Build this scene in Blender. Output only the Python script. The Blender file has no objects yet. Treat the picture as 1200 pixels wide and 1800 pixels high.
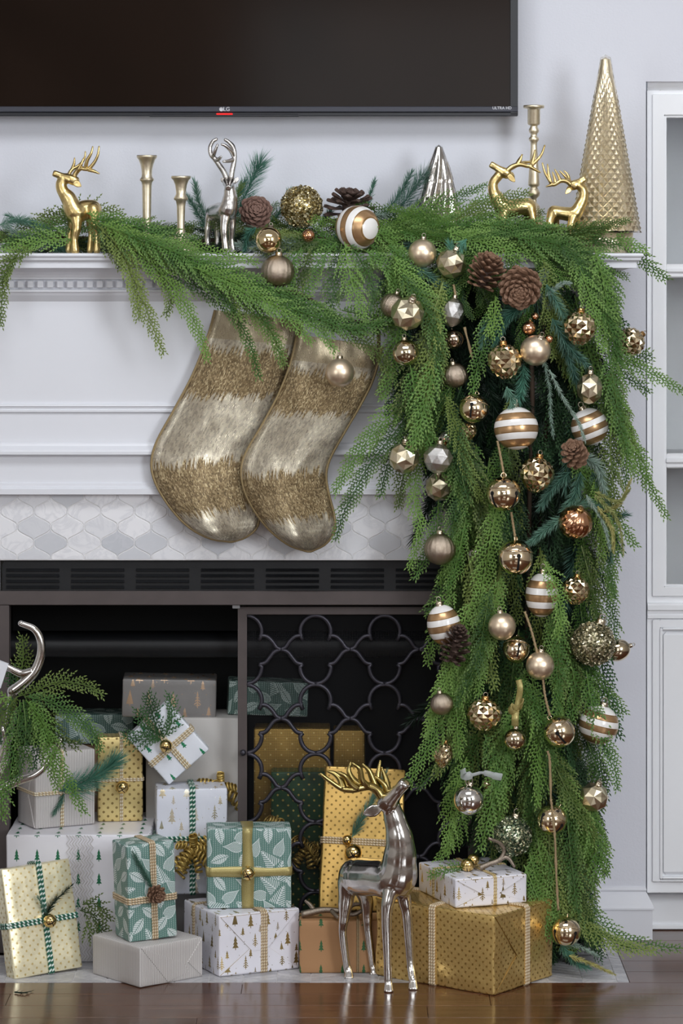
import bpy, bmesh, math, random
from mathutils import Vector, Matrix, noise
V = Vector
R = math.radians
PI = math.pi
sc = bpy.context.scene
col = sc.collection

# ------------------------------------------------------------------ camera, light, exposure
H = 1.333            # eye height
DIST = 6.0           # eye to the face of the fireplace surround (y = 0)
F = 5580.0           # focal length in pixels of the 1200 x 1800 frame
HOR = 440.0          # horizon row
cam_d = bpy.data.cameras.new('camera')
cam = bpy.data.objects.new('camera', cam_d)
col.objects.link(cam)
cam.location = (0, -DIST, H)
cam.rotation_euler = (PI / 2, 0, 0)
cam_d.sensor_fit = 'VERTICAL'
cam_d.sensor_height = 36
cam_d.lens = F / 1800 * 36
cam_d.shift_y = -(900 - HOR) / 1800
cam_d.clip_start = 0.05
sc.camera = cam

world = bpy.data.worlds.new('world')
sc.world = world
world.use_nodes = True
world.node_tree.nodes['Background'].inputs[0].default_value = (0.62, 0.68, 0.8, 1)
world.node_tree.nodes['Background'].inputs[1].default_value = 0.25

def area(name, loc, target, sx, sy, power, color):
    d = bpy.data.lights.new(name, 'AREA')
    d.shape = 'RECTANGLE'; d.size = sx; d.size_y = sy
    d.energy = power; d.color = color
    o = bpy.data.objects.new(name, d); col.objects.link(o)
    o.location = loc
    o.rotation_euler = (V(target) - V(loc)).to_track_quat('-Z', 'Y').to_euler()
    return o
area('window_light_right', (2.85, -4.4, 1.95), (0.0, 0.0, 1.3), 1.6, 1.5, 118, (0.9, 0.95, 1.0))
area('window_light_rear', (0.6, -7.9, 1.8), (0.1, 0, 1.2), 2.0, 1.3, 24, (0.92, 0.96, 1.0))
area('left_fill_light', (-2.3, -3.6, 1.6), (-0.3, 0, 0.9), 1.3, 1.4, 24, (0.9, 0.95, 1.0))  # added fill lamp brightening the left side
area('rear_fill_light', (0.0, -5.6, 2.7), (0, -5.6, 0), 2.2, 1.4, 40, (0.98, 0.98, 1.0))  # added fill lamp that brightens the unseen rear of the room
area('ceiling_light', (0.0, -1.45, 2.7), (0.0, -0.8, 0), 1.6, 1.0, 36, (0.92, 0.96, 1.0))
sc.view_settings.view_transform = 'Standard'
sc.view_settings.look = 'None'
sc.view_settings.gamma = 1
sc.view_settings.use_curve_mapping = False
sc.view_settings.exposure = 0.06

# ------------------------------------------------------------------ helpers
def S(Y):                      # metres per photo pixel at depth Y
    return (DIST + Y) / F
def W(px, py, Y):              # a point of the place that shows at (px, py) and stands at depth Y
    s = S(Y)
    return V(((px - 600) * s, Y, H - (py - HOR) * s))
def floor_y(py, z=0.0):        # depth at which height z shows on row py
    return F * (H - z) / (py - HOR) - DIST

def tag(o, label=None, cat=None, group=None, kind=None):
    if label: o['label'] = label
    if cat: o['category'] = cat
    if group: o['group'] = group
    if kind: o['kind'] = kind
    return o
def empty(name, loc, label=None, cat=None, group=None, kind=None, rot=(0, 0, 0), scale=1.0):
    o = bpy.data.objects.new(name, None); col.objects.link(o)
    o.location = loc; o.rotation_euler = rot; o.scale = (scale,) * 3
    o.empty_display_size = 0.02
    return tag(o, label, cat, group, kind)
def inst(name, me, parent=None, mat4=None):
    o = bpy.data.objects.new(name, me); col.objects.link(o)
    if parent: o.parent = parent
    if mat4 is not None: o.matrix_local = mat4
    return o

class MB:
    def __init__(s):
        s.v = []; s.f = []; s.sm = []; s.uv = []; s.mi = []
    def add(s, vs, fs, smooth=False, uvs=None, mi=0):
        b = len(s.v)
        s.v.extend(vs)
        for i, f in enumerate(fs):
            s.f.append([b + k for k in f]); s.sm.append(smooth); s.mi.append(mi)
            s.uv.append(uvs[i] if uvs else None)
    def box(s, x0, x1, y0, y1, z0, z1, mi=0):
        vs = [V((x, y, z)) for z in (z0, z1) for y in (y0, y1) for x in (x0, x1)]
        fs = [(0, 2, 3, 1), (4, 5, 7, 6), (0, 1, 5, 4), (2, 6, 7, 3), (0, 4, 6, 2), (1, 3, 7, 5)]
        s.add(vs, fs, mi=mi)
    def bbox(s, x0, x1, y0, y1, z0, z1, b=0.002):      # box with its front and side edges chamfered
        vs = []
        for (z, ex) in ((z0, b), (z0 + b, 0), (z1 - b, 0), (z1, b)):
            for (x, y) in ((x0 + ex, y0 + ex), (x1 - ex, y0 + ex), (x1 - ex, y1 - ex), (x0 + ex, y1 - ex)):
                vs.append(V((x, y, z)))
        fs = [(3, 2, 1, 0), (12, 13, 14, 15)]
        for r in range(3):
            for k in range(4):
                a = r * 4 + k; c = r * 4 + (k + 1) % 4
                fs.append((a, c, c + 4, a + 4))
        s.add(vs, fs)
    def lathe(s, prof, n=32, M=None, smooth=True):
        vs = []; fs = []
        for (r, z) in prof:
            for k in range(n):
                a = 2 * PI * k / n
                p = V((r * math.cos(a), r * math.sin(a), z))
                vs.append(M @ p if M else p)
        for i in range(len(prof) - 1):
            for k in range(n):
                k2 = (k + 1) % n
                fs.append((i * n + k, i * n + k2, (i + 1) * n + k2, (i + 1) * n + k))
        s.add(vs, fs, smooth)
    def tube(s, pts, rad, n=8, closed=False, smooth=True, lobes=0, twist=0.0, lob=0.3, flat=1.0, up=None):
        m = len(pts)
        if not hasattr(rad, '__len__'): rad = [rad] * m
        T = []
        for i in range(m):
            a = pts[(i - 1) % m] if closed or i > 0 else pts[i]
            b = pts[(i + 1) % m] if closed or i < m - 1 else pts[i]
            t = (b - a)
            T.append(t.normalized() if t.length > 1e-9 else V((0, 0, 1)))
        u = up.copy() if up else (V((0, 0, 1)) if abs(T[0].z) < .9 else V((0, 1, 0)))
        vs = []; uvs = []; ss = 0; sl = []
        for i in range(m):
            if i > 0: ss += (pts[i] - pts[i - 1]).length
            sl.append(ss)
            u = u - T[i] * u.dot(T[i])
            u = u.normalized() if u.length > 1e-6 else T[i].orthogonal().normalized()
            w = T[i].cross(u)
            for k in range(n):
                a = 2 * PI * k / n
                r = rad[i] * (1 + (lob * math.cos(lobes * a + twist * ss) if lobes else 0))
                vs.append(pts[i] + u * (math.sin(a) * r * flat) + w * (math.cos(a) * r))
        fs = []
        rng = range(m if closed else m - 1)
        for i in rng:
            j = (i + 1) % m
            s0 = sl[i]; s1 = sl[j] if j > i else ss + (pts[0] - pts[-1]).length
            for k in range(n):
                k2 = (k + 1) % n
                fs.append((i * n + k, i * n + k2, j * n + k2, j * n + k))
                uvs.append(((s0, k / n), (s0, (k + 1) / n), (s1, (k + 1) / n), (s1, k / n)))
        if not closed:
            fs.append(tuple(range(n))[::-1]); uvs.append(tuple((0, 0) for _ in range(n)))
            fs.append(tuple((m - 1) * n + k for k in range(n))); uvs.append(tuple((0, 0) for _ in range(n)))
        s.add(vs, fs, smooth, uvs)
    def prism(s, poly, y0, y1):                         # polygon in x,z between two depths (y0 = front)
        n = len(poly)
        vs = [V((x, y0, z)) for x, z in poly] + [V((x, y1, z)) for x, z in poly]
        fs = [tuple(range(n)), tuple(range(2 * n - 1, n - 1, -1))]
        for k in range(n):
            k2 = (k + 1) % n
            fs.append((k, k + n, k2 + n, k2))
        s.add(vs, fs)
    def ball(s, c, r, nu=16, nv=10, sz=1.0):
        M = Matrix.Translation(c)
        s.lathe([(max(1e-5, r * math.sin(PI * i / nv)), -r * sz * math.cos(PI * i / nv)) for i in range(nv + 1)], nu, M)
    def mesh(s, name, mats, off=None):
        me = bpy.data.meshes.new(name)
        vs = [tuple(p - off) for p in s.v] if off else [tuple(p) for p in s.v]
        me.from_pydata(vs, [], s.f)
        if any(s.sm): me.polygons.foreach_set('use_smooth', s.sm)
        if any(u is not None for u in s.uv):
            l = me.uv_layers.new(name='UVMap')
            flat = []
            for f, u in zip(s.f, s.uv):
                for k in range(len(f)):
                    flat.extend(u[k] if u else (0, 0))
            l.data.foreach_set('uv', flat)
        if not isinstance(mats, (list, tuple)): mats = [mats]
        for m in mats: me.materials.append(m)
        if len(mats) > 1: me.polygons.foreach_set('material_index', s.mi)
        me.update()
        return me
    def build(s, name, mats, parent=None, world=False):  # world: vertices are in world space, parent is unrotated
        off = parent.matrix_basis.translation.copy() if (world and parent) else None
        if world and parent and parent.parent: off = off + parent.parent.matrix_basis.translation
        return inst(name, s.mesh(name, mats, off), parent)

def fix_normals(me):
    bm = bmesh.new(); bm.from_mesh(me)
    bmesh.ops.recalc_face_normals(bm, faces=bm.faces[:])
    bm.to_mesh(me); bm.free()

def catmull(P, n=8, closed=False):
    m = len(P); out = []
    for i in range(m if closed else m - 1):
        p0 = P[(i - 1) % m] if closed or i > 0 else P[0] * 2 - P[1]
        p1 = P[i]; p2 = P[(i + 1) % m]
        p3 = P[(i + 2) % m] if closed or i + 2 < m else P[-1] * 2 - P[-2]
        for k in range(n):
            t = k / n
            out.append(0.5 * ((2 * p1) + (p2 - p0) * t + (2 * p0 - 5 * p1 + 4 * p2 - p3) * t * t + (3 * p1 - p0 - 3 * p2 + p3) * t ** 3))
    if not closed: out.append(P[-1].copy())
    return out

def body_mesh(name, chains, extra, mat, off, vox, smooth=6):
    """One continuous surface: tapered limbs laid along the chains, fused by a voxel remesh. A chain is [(point, radius), ...]."""
    mb = MB()
    for ch in chains:
        P = catmull([V((*q[0],)) for q in ch], 6) if len(ch) > 2 else [ch[0][0], ch[1][0]]
        n = len(P); k = (n - 1) / (len(ch) - 1); rad = []
        for i in range(n):
            x = i / k; j = min(int(x), len(ch) - 2); f = x - j; f = f * f * (3 - 2 * f)
            rad.append(ch[j][1] * (1 - f) + ch[j + 1][1] * f)
        mb.tube(P, rad, 16)
        mb.ball(P[0], rad[0], 16, 10); mb.ball(P[-1], rad[-1], 16, 10)
    for vs, fs in extra: mb.add(vs, fs)
    me = mb.mesh(name, mat, off); fix_normals(me)
    o = bpy.data.objects.new(name, me); col.objects.link(o)
    m = o.modifiers.new('fuse', 'REMESH'); m.mode = 'VOXEL'; m.voxel_size = vox; m.use_smooth_shade = True
    m = o.modifiers.new('smooth', 'SMOOTH'); m.factor = .5; m.iterations = smooth
    dg = bpy.context.evaluated_depsgraph_get(); dg.update()
    res = bpy.data.meshes.new_from_object(o.evaluated_get(dg))
    bpy.data.objects.remove(o); bpy.data.meshes.remove(me)
    res.materials.clear(); res.materials.append(mat)
    res.polygons.foreach_set('use_smooth', [True] * len(res.polygons))
    res.name = name
    return res

# ------------------------------------------------------------------ materials
def lin(c):
    if isinstance(c, str):
        c = [int(c[i:i + 2], 16) for i in (1, 3, 5)]
    out = []
    for x in c:
        x /= 255
        out.append(x / 12.92 if x < .04045 else ((x + .055) / 1.055) ** 2.4)
    return out + [1.0]

class Ex:
    def __init__(s, ng, sock): s.ng = ng; s.s = sock
    def __add__(s, o): return s.ng.m('ADD', s, o)
    __radd__ = __add__
    def __sub__(s, o): return s.ng.m('SUBTRACT', s, o)
    def __rsub__(s, o): return s.ng.m('SUBTRACT', o, s)
    def __mul__(s, o): return s.ng.m('MULTIPLY', s, o)
    __rmul__ = __mul__
    def __truediv__(s, o): return s.ng.m('DIVIDE', s, o)
    def __lt__(s, o): return s.ng.m('LESS_THAN', s, o)
    def __gt__(s, o): return s.ng.m('GREATER_THAN', s, o)
    def fr(s): return s.ng.m('FRACT', s)
    def fl(s): return s.ng.m('FLOOR', s)
    def ab(s): return s.ng.m('ABSOLUTE', s)
    def sin(s): return s.ng.m('SINE', s)
    def cos(s): return s.ng.m('COSINE', s)
    def mx(s, o): return s.ng.m('MAXIMUM', s, o)
    def mn(s, o): return s.ng.m('MINIMUM', s, o)
    def cl(s):
        r = s.ng.m('ADD', s, 0); r.s.node.use_clamp = True; return r
class NG:
    def __init__(s, name, rough=.5, metal=0.0, color=(1, 1, 1, 1), spec=None):
        s.mat = bpy.data.materials.new(name); s.mat.use_nodes = True
        s.nt = s.mat.node_tree; s.N = s.nt.nodes; s.L = s.nt.links
        s.p = s.N['Principled BSDF']
        s.p.inputs['Base Color'].default_value = color
        s.p.inputs['Roughness'].default_value = rough
        s.p.inputs['Metallic'].default_value = metal
        if spec is not None: s.p.inputs['Specular IOR Level'].default_value = spec
    def put(s, sock, v):
        if isinstance(v, Ex): s.L.new(v.s, sock)
        elif hasattr(v, 'is_output'): s.L.new(v, sock)
        else: sock.default_value = v
    def m(s, op, a, b=0.0):
        n = s.N.new('ShaderNodeMath'); n.operation = op
        s.put(n.inputs[0], a); s.put(n.inputs[1], b)
        return Ex(s, n.outputs[0])
    def tc(s, out='Object'):
        if not hasattr(s, '_tc'): s._tc = s.N.new('ShaderNodeTexCoord')
        return s._tc.outputs[out]
    def xyz(s, sock):
        n = s.N.new('ShaderNodeSeparateXYZ'); s.L.new(sock, n.inputs[0])
        return [Ex(s, o) for o in n.outputs]
    def vec(s, x, y, z=0.0):
        n = s.N.new('ShaderNodeCombineXYZ')
        for i, q in enumerate((x, y, z)): s.put(n.inputs[i], q)
        return n.outputs[0]
    def noise(s, scale, vec=None, detail=3.0, rough=.55, dist=0.0, out=0):
        n = s.N.new('ShaderNodeTexNoise')
        n.inputs['Scale'].default_value = scale; n.inputs['Detail'].default_value = detail
        n.inputs['Roughness'].default_value = rough; n.inputs['Distortion'].default_value = dist
        s.L.new(vec if vec is not None else s.tc(), n.inputs['Vector'])
        return Ex(s, n.outputs[out])
    def white(s, x, y, k=0.0):
        n = s.N.new('ShaderNodeTexWhiteNoise'); n.noise_dimensions = '3D'
        s.L.new(s.vec(x, y, k), n.inputs['Vector'])
        return Ex(s, n.outputs['Value'])
    def vor(s, scale, vec=None, feature='F1', out='Distance'):
        n = s.N.new('ShaderNodeTexVoronoi'); n.feature = feature; n.inputs['Scale'].default_value = scale
        s.L.new(vec if vec is not None else s.tc(), n.inputs['Vector'])
        return n.outputs[out]
    def rnd(s):
        return Ex(s, s.N.new('ShaderNodeObjectInfo').outputs['Random'])
    def mix(s, f, a, b):
        n = s.N.new('ShaderNodeMix'); n.data_type = 'RGBA'
        s.put(n.inputs[0], f); s.put(n.inputs[6], a); s.put(n.inputs[7], b)
        return n.outputs[2]
    def mixf(s, f, a, b):
        return f * (b - a) + a if not isinstance(a, Ex) else f * (b - a) + a
    def ramp(s, f, stops):
        n = s.N.new('ShaderNodeValToRGB'); s.put(n.inputs[0], f)
        while len(n.color_ramp.elements) < len(stops): n.color_ramp.elements.new(.5)
        for e, (p, c) in zip(n.color_ramp.elements, stops): e.position = p; e.color = c
        return n.outputs[0]
    def bump(s, h, dist=.001, strength=.5):
        n = s.N.new('ShaderNodeBump'); n.inputs['Distance'].default_value = dist
        n.inputs['Strength'].default_value = strength
        s.put(n.inputs['Height'], h); s.L.new(n.outputs[0], s.p.inputs['Normal'])
    def set(s, **k):
        for a, v in k.items():
            s.put(s.p.inputs[{'color': 'Base Color', 'rough': 'Roughness', 'metal': 'Metallic'}[a]], v)

def plain(name, c, rough=.5, metal=0.0, nscale=0, namp=.05, bump=0, bscale=300, spec=None):
    g = NG(name, rough, metal, lin(c), spec)
    if nscale:
        n = g.noise(nscale)
        a = lin(c); lo = [x * (1 - namp * 3) for x in a[:3]] + [1]; hi = [min(1, x * (1 + namp * 2)) for x in a[:3]] + [1]
        g.set(color=g.mix(n, lo, hi))
    if bump: g.bump(g.noise(bscale), bump, .6)
    return g.mat

M = {}
M['wall'] = plain('wall_paint', '#dadbe3', .75, nscale=3, namp=.008, bump=.0006, bscale=250)
M['trim'] = plain('white_trim_paint', '#dfe0e6', .38, nscale=5, namp=.006)
M['cabinet'] = plain('cabinet_paint', '#f4f5f8', .4, nscale=5, namp=.006)
M['room'] = plain('far_room_wall', '#c6c0b8', .8, nscale=2, namp=.03)
M['ceil'] = plain('ceiling_paint', '#e2e0dc', .8)
M['black'] = plain('black_metal', '#17181b', .45, .2, nscale=40, namp=.1, bump=.0003, bscale=700)
M['firebox'] = plain('sooty_firebox', '#070708', .7, 0, nscale=15, namp=.1)
M['bronze'] = plain('dark_bronze_frame', '#5c5453', .5, .55, nscale=25, namp=.06)
M['scroll'] = plain('wrought_iron', '#45434b', .42, .7, nscale=60, namp=.08)
M['wire'] = plain('mesh_wire', '#16161a', .6, .3)
M['steel'] = plain('steel_clip', '#a8aaae', .35, .9)
M['tvbezel'] = plain('tv_bezel', '#1b1c22', .3, 0)
M['tvlow'] = plain('tv_lower_bezel', '#3d3e47', .35, .3)
M['logo'] = plain('logo_print', '#c9c9cf', .5)
M['dark'] = plain('hole_shade', '#080605', .9)  # near-black for patches that paint the shade inside bell openings
def g_tv():
    g = NG('tv_screen', .11, 0, lin('#141010'), .1)
    n = g.noise(2.2, detail=2, dist=.5)
    g.set(color=g.mix(n, lin('#120d0a'), lin('#2a1f19')))  # brown mottling puts the dim room's reflection into the colour
    return g.mat
M['screen'] = g_tv()
g = NG('red_led', .4, 0, lin('#c01010'))
g.p.inputs['Emission Color'].default_value = (1, .02, .02, 1); g.p.inputs['Emission Strength'].default_value = .7
M['led'] = g.mat

def g_wood():
    g = NG('dark_floor_wood', .17, 0, spec=.5)
    x, y, z = g.xyz(g.tc('Object'))
    r = g.rnd()
    v = g.vec(x * 3 + r * 31.0, y * 42, r * 17.0)
    n = g.noise(1.6, v, 6, .6, 1.2)
    c = g.ramp(n, [(.25, lin('#341d12')), (.5, lin('#573522')), (.75, lin('#6f4831'))])
    c2 = g.mix(r * .35, c, lin('#3f2618'))
    g.set(color=c2, rough=g.noise(9) * .12 + .11)
    g.bump(n, .0006, .25)
    return g.mat
M['wood'] = g_wood()
def g_marble(name, a, b, c):
    g = NG(name, .32, 0)
    r = g.rnd()
    x, y, z = g.xyz(g.tc('Object'))
    v = g.vec(x + r * 9.0, y + r * 5.0, z + r * 3.0)
    n = g.noise(16, v, 5, .62, 1.6)
    base = g.mix(g.ramp(r, [(.0, (0, 0, 0, 1)), (.55, (.12, .12, .12, 1)), (.8, (.55,) * 3 + (1,)), (1, (1, 1, 1, 1))]), lin(a), lin(b))
    g.set(color=g.mix(g.ramp(n, [(.42, (0, 0, 0, 1)), (.5, (.5, .5, .5, 1)), (.56, (0, 0, 0, 1))]), base, lin(c)))
    return g.mat
M['tile'] = g_marble('marble_tile', '#ecebee', '#c3c5cb', '#cfcfd5')
M['hearth'] = g_marble('hearth_tile', '#c4c2c4', '#a2a1a6', '#96969c')
M['grout'] = plain('grout', '#d4d2d4', .85, nscale=120, namp=.05)
M['grout2'] = plain('pale_grout', '#dedcdc', .85, nscale=120, namp=.05)
g = NG('cabinet_glass', .03, 0, (.98, .985, .985, 1)); g.p.inputs['Transmission Weight'].default_value = 1; g.p.inputs['IOR'].default_value = 1.05
M['pane'] = g.mat
M['cabin'] = plain('cabinet_inside', '#d8dadc', .7)

def metal(name, c, rough, nscale=0, namp=.1, bump=0, bscale=200, dark=None):
    g = NG(name, rough, 1.0, lin(c))
    if nscale:
        n = g.noise(nscale, detail=4)
        d = lin(dark) if dark else [x * .55 for x in lin(c)[:3]] + [1]
        g.set(color=g.mix(g.ramp(n, [(.35, (namp * 5,) * 3 + (1,)), (.62, (0, 0, 0, 1))]), lin(c), d))
    if bump: g.bump(g.noise(bscale), bump, .5)
    return g.mat
M['brass'] = metal('cast_brass', '#e6cf94', .3, 60, .1, .0012, 130, '#ad8a48')
M['silver'] = metal('polished_aluminium', '#dedad6', .15, 25, .06, .0004, 60, '#77706c')
M['silver2'] = metal('cast_aluminium', '#dcd8d4', .26, 45, .08, .0008, 90, '#85807d')
M['antbrass'] = metal('brassy_antler', '#b8a468', .24, 30, .06, 0, 60)
M['champ'] = metal('champagne_metal', '#efe4ca', .42, 90, .05, .0005, 240, '#c2ad88')
M['mattegold'] = metal('matte_gold', '#f1dcc0', .36)
M['mattegold'].node_tree.nodes['Principled BSDF'].inputs['Metallic'].default_value = .9
M['msilver'] = metal('mirror_silver', '#efedea', .06)
M['satin'] = metal('satin_gold', '#e6dabc', .3)
M['shiny'] = metal('mirror_gold', '#ecd6a8', .06)
M['bellgold'] = metal('bell_gold', '#f0dcba', .09)
M['bellsilver'] = metal('antiqued_bell', '#bba893', .12, 30, .08)
M['merc'] = metal('mercury_gold', '#dfd0b2', .09, 40, .08, 0, 60, '#8d7a58')
M['mercs'] = metal('mercury_silver', '#e2e0de', .09, 70, .1, .0006, 160, '#7d7772')
M['copper'] = metal('copper', '#e2ac86', .14)
M['emboss'] = metal('embossed_gold', '#ecdab4', .15, 30, .06, 0, 60, '#a5834f')
M['leafm'] = metal('mottled_mercury', '#cfc0ae', .2, 45, .14, .0008, 140, '#7a6555')
M['cap'] = metal('bauble_cap', '#cdbfa8', .25)
M['capg'] = metal('gold_cap', '#c79a62', .25)
M['hook'] = metal('wire_hook', '#a89f90', .3)
M['goldfoil_rib'] = metal('gold_curl_ribbon', '#cfb164', .36, 70, .03, 0, 900, '#a5873c')
M['goldfoil_rib'].node_tree.nodes['Principled BSDF'].inputs['Metallic'].default_value = .55
M['jute'] = plain('jute', '#a08a68', .9, nscale=400, namp=.12)
def g_glass(name, c, rough, ior):
    g = NG(name, rough, 0, c); g.p.inputs['Transmission Weight'].default_value = 1; g.p.inputs['IOR'].default_value = ior
    return g.mat
M['glass'] = g_glass('clear_tinted_glass', (.97, .94, .88, 1), .03, 1.12)
M['glass2'] = g_glass('clear_glass', (.96, .96, .96, 1), .03, 1.12)
M['treegold'] = metal('silvered_gold_lining', '#f4e9cf', .27, 35, .05, 0, 60, '#d6c193')
M['treegold'].node_tree.nodes['Principled BSDF'].inputs['Metallic'].default_value = .8
M['treesilver'] = metal('silvered_lining', '#dedad5', .14, 40, .06, 0, 60, '#8f8984')

def g_stripe():
    g = NG('white_and_gold_stripes', .16, 0)
    x, y, z = g.xyz(g.tc('Object'))
    f = (z * 1.62 + 0.66).fr()
    band = (f - .5).ab() < .23
    glit = ((f - .5).ab() - .235).ab() < .03
    sp = g.noise(55, detail=1)
    gold = g.mix(sp, lin('#b48a60'), lin('#d0ad84'))
    c = g.mix(band, lin('#efece9'), gold)
    g.set(color=g.mix(glit, c, lin('#8d6c42')), metal=band * .75, rough=band * .16 + .14)
    return g.mat
M['stripe'] = g_stripe()
def g_glitter(name, a, b, c):
    g = NG(name, .25, .8)
    d = g.vor(14, out='Color')
    x, y, z = g.xyz(d)
    g.set(color=g.ramp(x, [(.0, lin(a)), (.4, lin(b)), (.8, lin(c)), (1, lin('#fff6dc'))]), rough=y * .4 + .1)
    return g.mat
M['glit1'] = g_glitter('gold_sequin_bits', '#4f4420', '#8f7a45', '#d3c79a')
M['glit2'] = g_glitter('mossy_sequin_bits', '#3d3f2f', '#7d7858', '#c9bf9f')
M['glit3'] = g_glitter('green_glass_bits', '#24382c', '#5d7058', '#bcbf9c')
def g_cone(name, a, b):
    g = NG(name, .7)
    g.set(color=g.mix(g.noise(90, detail=4), lin(a), lin(b)))
    return g.mat
M['cone'] = g_cone('pinecone_scale', '#593a2b', '#96755c')
M['coned'] = g_cone('dark_pinecone_scale', '#2e201c', '#5f4a40')
M['coner'] = g_cone('reddish_pinecone_scale', '#5c4038', '#937568')

def g_green(name, a, b, c, tip, trans=.25):
    g = NG(name, .55, 0, spec=.3)
    r = g.rnd()
    u, v, _ = g.xyz(g.tc('UV'))
    n = g.noise(28, detail=2)
    base = g.ramp(r * .65 + n * .35, [(.15, lin(a)), (.5, lin(b)), (.85, lin(c))])
    g.set(color=g.mix(v * v * .5, base, lin(tip)))
    t = g.N.new('ShaderNodeBsdfTranslucent'); g.L.new(g.p.inputs['Base Color'].links[0].from_socket, t.inputs['Color'])
    m = g.N.new('ShaderNodeMixShader'); m.inputs[0].default_value = trans
    g.L.new(g.p.outputs[0], m.inputs[1]); g.L.new(t.outputs[0], m.inputs[2])
    g.L.new(m.outputs[0], g.N['Material Output'].inputs['Surface'])
    return g.mat
M['cedar'] = g_green('cedar_leaf', '#234419', '#456c2a', '#6f9243', '#94b064', .14)
M['cedar2'] = g_green('olive_cedar_leaf', '#2c3f18', '#50652a', '#778844', '#96a560', .14)
M['cedar3'] = g_green('deep_cedar_leaf', '#17301a', '#294a2a', '#41683c', '#5d8252', .12)  # bluish variety, darkened to put the deep layer's shade into the colour
M['pine'] = g_green('blue_green_needle', '#2b5247', '#45705e', '#638c78', '#95b4a4', .15)
M['pined'] = g_green('dark_needle', '#101c12', '#17281b', '#213626', '#2f4836', .12)  # darkened needles; shade of the garland's core put into the colour
M['teal'] = g_green('teal_needle', '#285546', '#3d7561', '#5a917c', '#86b09d', .15)
M['frost'] = g_green('frosted_needle', '#5f7a6c', '#7f978a', '#98aa9d', '#b4bfb4', .1)
M['yfrost'] = g_green('yellow_tipped_needle', '#6f7f4c', '#94985a', '#b0a868', '#c9bd84', .1)
M['stem'] = plain('brown_stem', '#3a2b1e', .8)
# ------------------------------------------------------------------ the room
YW = 0.15                                   # wall plane
def struct(name, mb, mat, parent=None):
    o = mb.build(name, mat, parent)
    if not parent: o['kind'] = 'structure'
    return o
XL, XR, YB, ZC = -2.6, 3.1, -8.2, 2.75
m = MB(); m.box(XL, XR, YB, 0.9, -0.05, -0.004)
floor = struct('floor', m, M['wood'])
rng = random.Random(4)
row = 0
yy = -.2215 + .088 * 6
while yy > -1.5:
    y0, y1 = yy - .088, yy
    x = -1.5 + rng.uniform(0, .6) if y0 < -.225 else .5245
    first = True
    while x < 1.45:
        L = rng.uniform(.75, 1.25)
        xe = min(x + L, 1.5)
        p = MB(); p.bbox(x + .0003, xe - .0003, y0 + .0003, y1 - .0003, -.0045, 0, .0007)
        p.build('plank', M['wood'], floor)
        x = xe
    yy -= .088
m = MB(); m.box(XL, XR, YB, 0.9, ZC, ZC + .05); struct('ceiling', m, M['ceil'])
FX0, FX1, FZ = -.668, .275, .765            # firebox opening
CX0, CZ = .5897, 1.66                       # cabinet niche
m = MB()
for b in ((XL, FX0, 0, ZC), (FX0, FX1, FZ, ZC), (FX1, CX0, 0, ZC), (CX0, XR, CZ, ZC)):
    m.box(b[0], b[1], YW, YW + .03, b[2], b[3])
m.box(CX0 - .02, CX0, YW + .03, .3, 0, CZ)
struct('wall_back', m, M['wall'])
m = MB(); m.box(XL - .05, XL, YB, .9, 0, ZC); struct('wall_left', m, M['room'])
m = MB(); m.box(XR, XR + .05, YB, .9, 0, ZC); struct('wall_right', m, M['room'])
m = MB(); m.box(XL, XR, YB - .05, YB, 0, ZC); struct('wall_rear', m, M['room'])

def moulding(prof, x0, x1, yf, yw, ret=True):   # prof: (projection, z) from top to bottom, run along x, mitred return at x1
    mb = MB(); n = len(prof)
    vs = []
    for d, z in prof:
        vs += [V((x0, yf - d, z)), V((x1 + d, yf - d, z)), V((x1 + d, yw, z))]
    fs = []
    for i in range(n - 1):
        a, b = i * 3, i * 3 + 3
        fs.append((a, b, b + 1, a + 1))
        if ret: fs.append((a + 1, b + 1, b + 2, a + 2))
    mb.add(vs, fs)
    mb.add([V((x0, yw, prof[0][1])), vs[0], vs[1], vs[2]], [(0, 1, 2, 3)])
    k = (n - 1) * 3
    mb.add([V((x0, yw, prof[-1][1])), vs[k], vs[k + 1], vs[k + 2]], [(3, 2, 1, 0)])
    return mb
# baseboard of the chimney wall
zb = lambda py, Y: W(0, py, Y).z
bp = [(0, zb(1561, .13)), (.004, zb(1563, .13)), (.006, zb(1567, .13)), (.004, zb(1571, .13)), (.007, zb(1574, .13)),
      (.012, zb(1583, .13)), (.017, zb(1592, .13)), (.019, zb(1597, .13)), (.019, zb(1600, .13)), (.016, zb(1601, .13)), (.016, 0.0)]
mb = moulding(bp, .487, CX0 - .005, YW, YW + .14)
struct('baseboard_back', mb, M['trim'])

# ------------------------------------------------------------------ built-in cabinet at the right
CY = .175
cab = empty('built_in_cabinet', (.85, CY, 0), 'white built-in display cabinet with glass door at the right edge of the wall', 'cabinet')
def cb(name, bs, mat=None, Y=CY, th=.02, bev=.0015, parent=None):
    mb = MB()
    for (xa, xb, ya, yb) in bs:
        a = W(xa, yb, Y); b = W(xb, ya, Y)
        mb.bbox(a.x, b.x, Y, Y + th, a.z, b.z, bev)
    return mb.build(name, mat or M['cabinet'], parent or cab, world=True)
XE = 1400
cb('carcass', [(1137, XE, 160, 1570)], M['cabin'], CY + .33, .02)
cb('side_panel', [(1137, 1152, 160, 1570)], None, CY + .012, .32)
prof = [(.0, zb(113, CY)), (.024, zb(114, CY)), (.024, zb(120, CY)), (.020, zb(124, CY)), (.016, zb(132, CY)), (.013, zb(133, CY)), (.013, zb(139, CY)), (.009, zb(140, CY)),
        (.009, zb(147, CY)), (.006, zb(153, CY)), (.002, zb(156, CY)), (0, zb(158, CY))]
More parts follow.
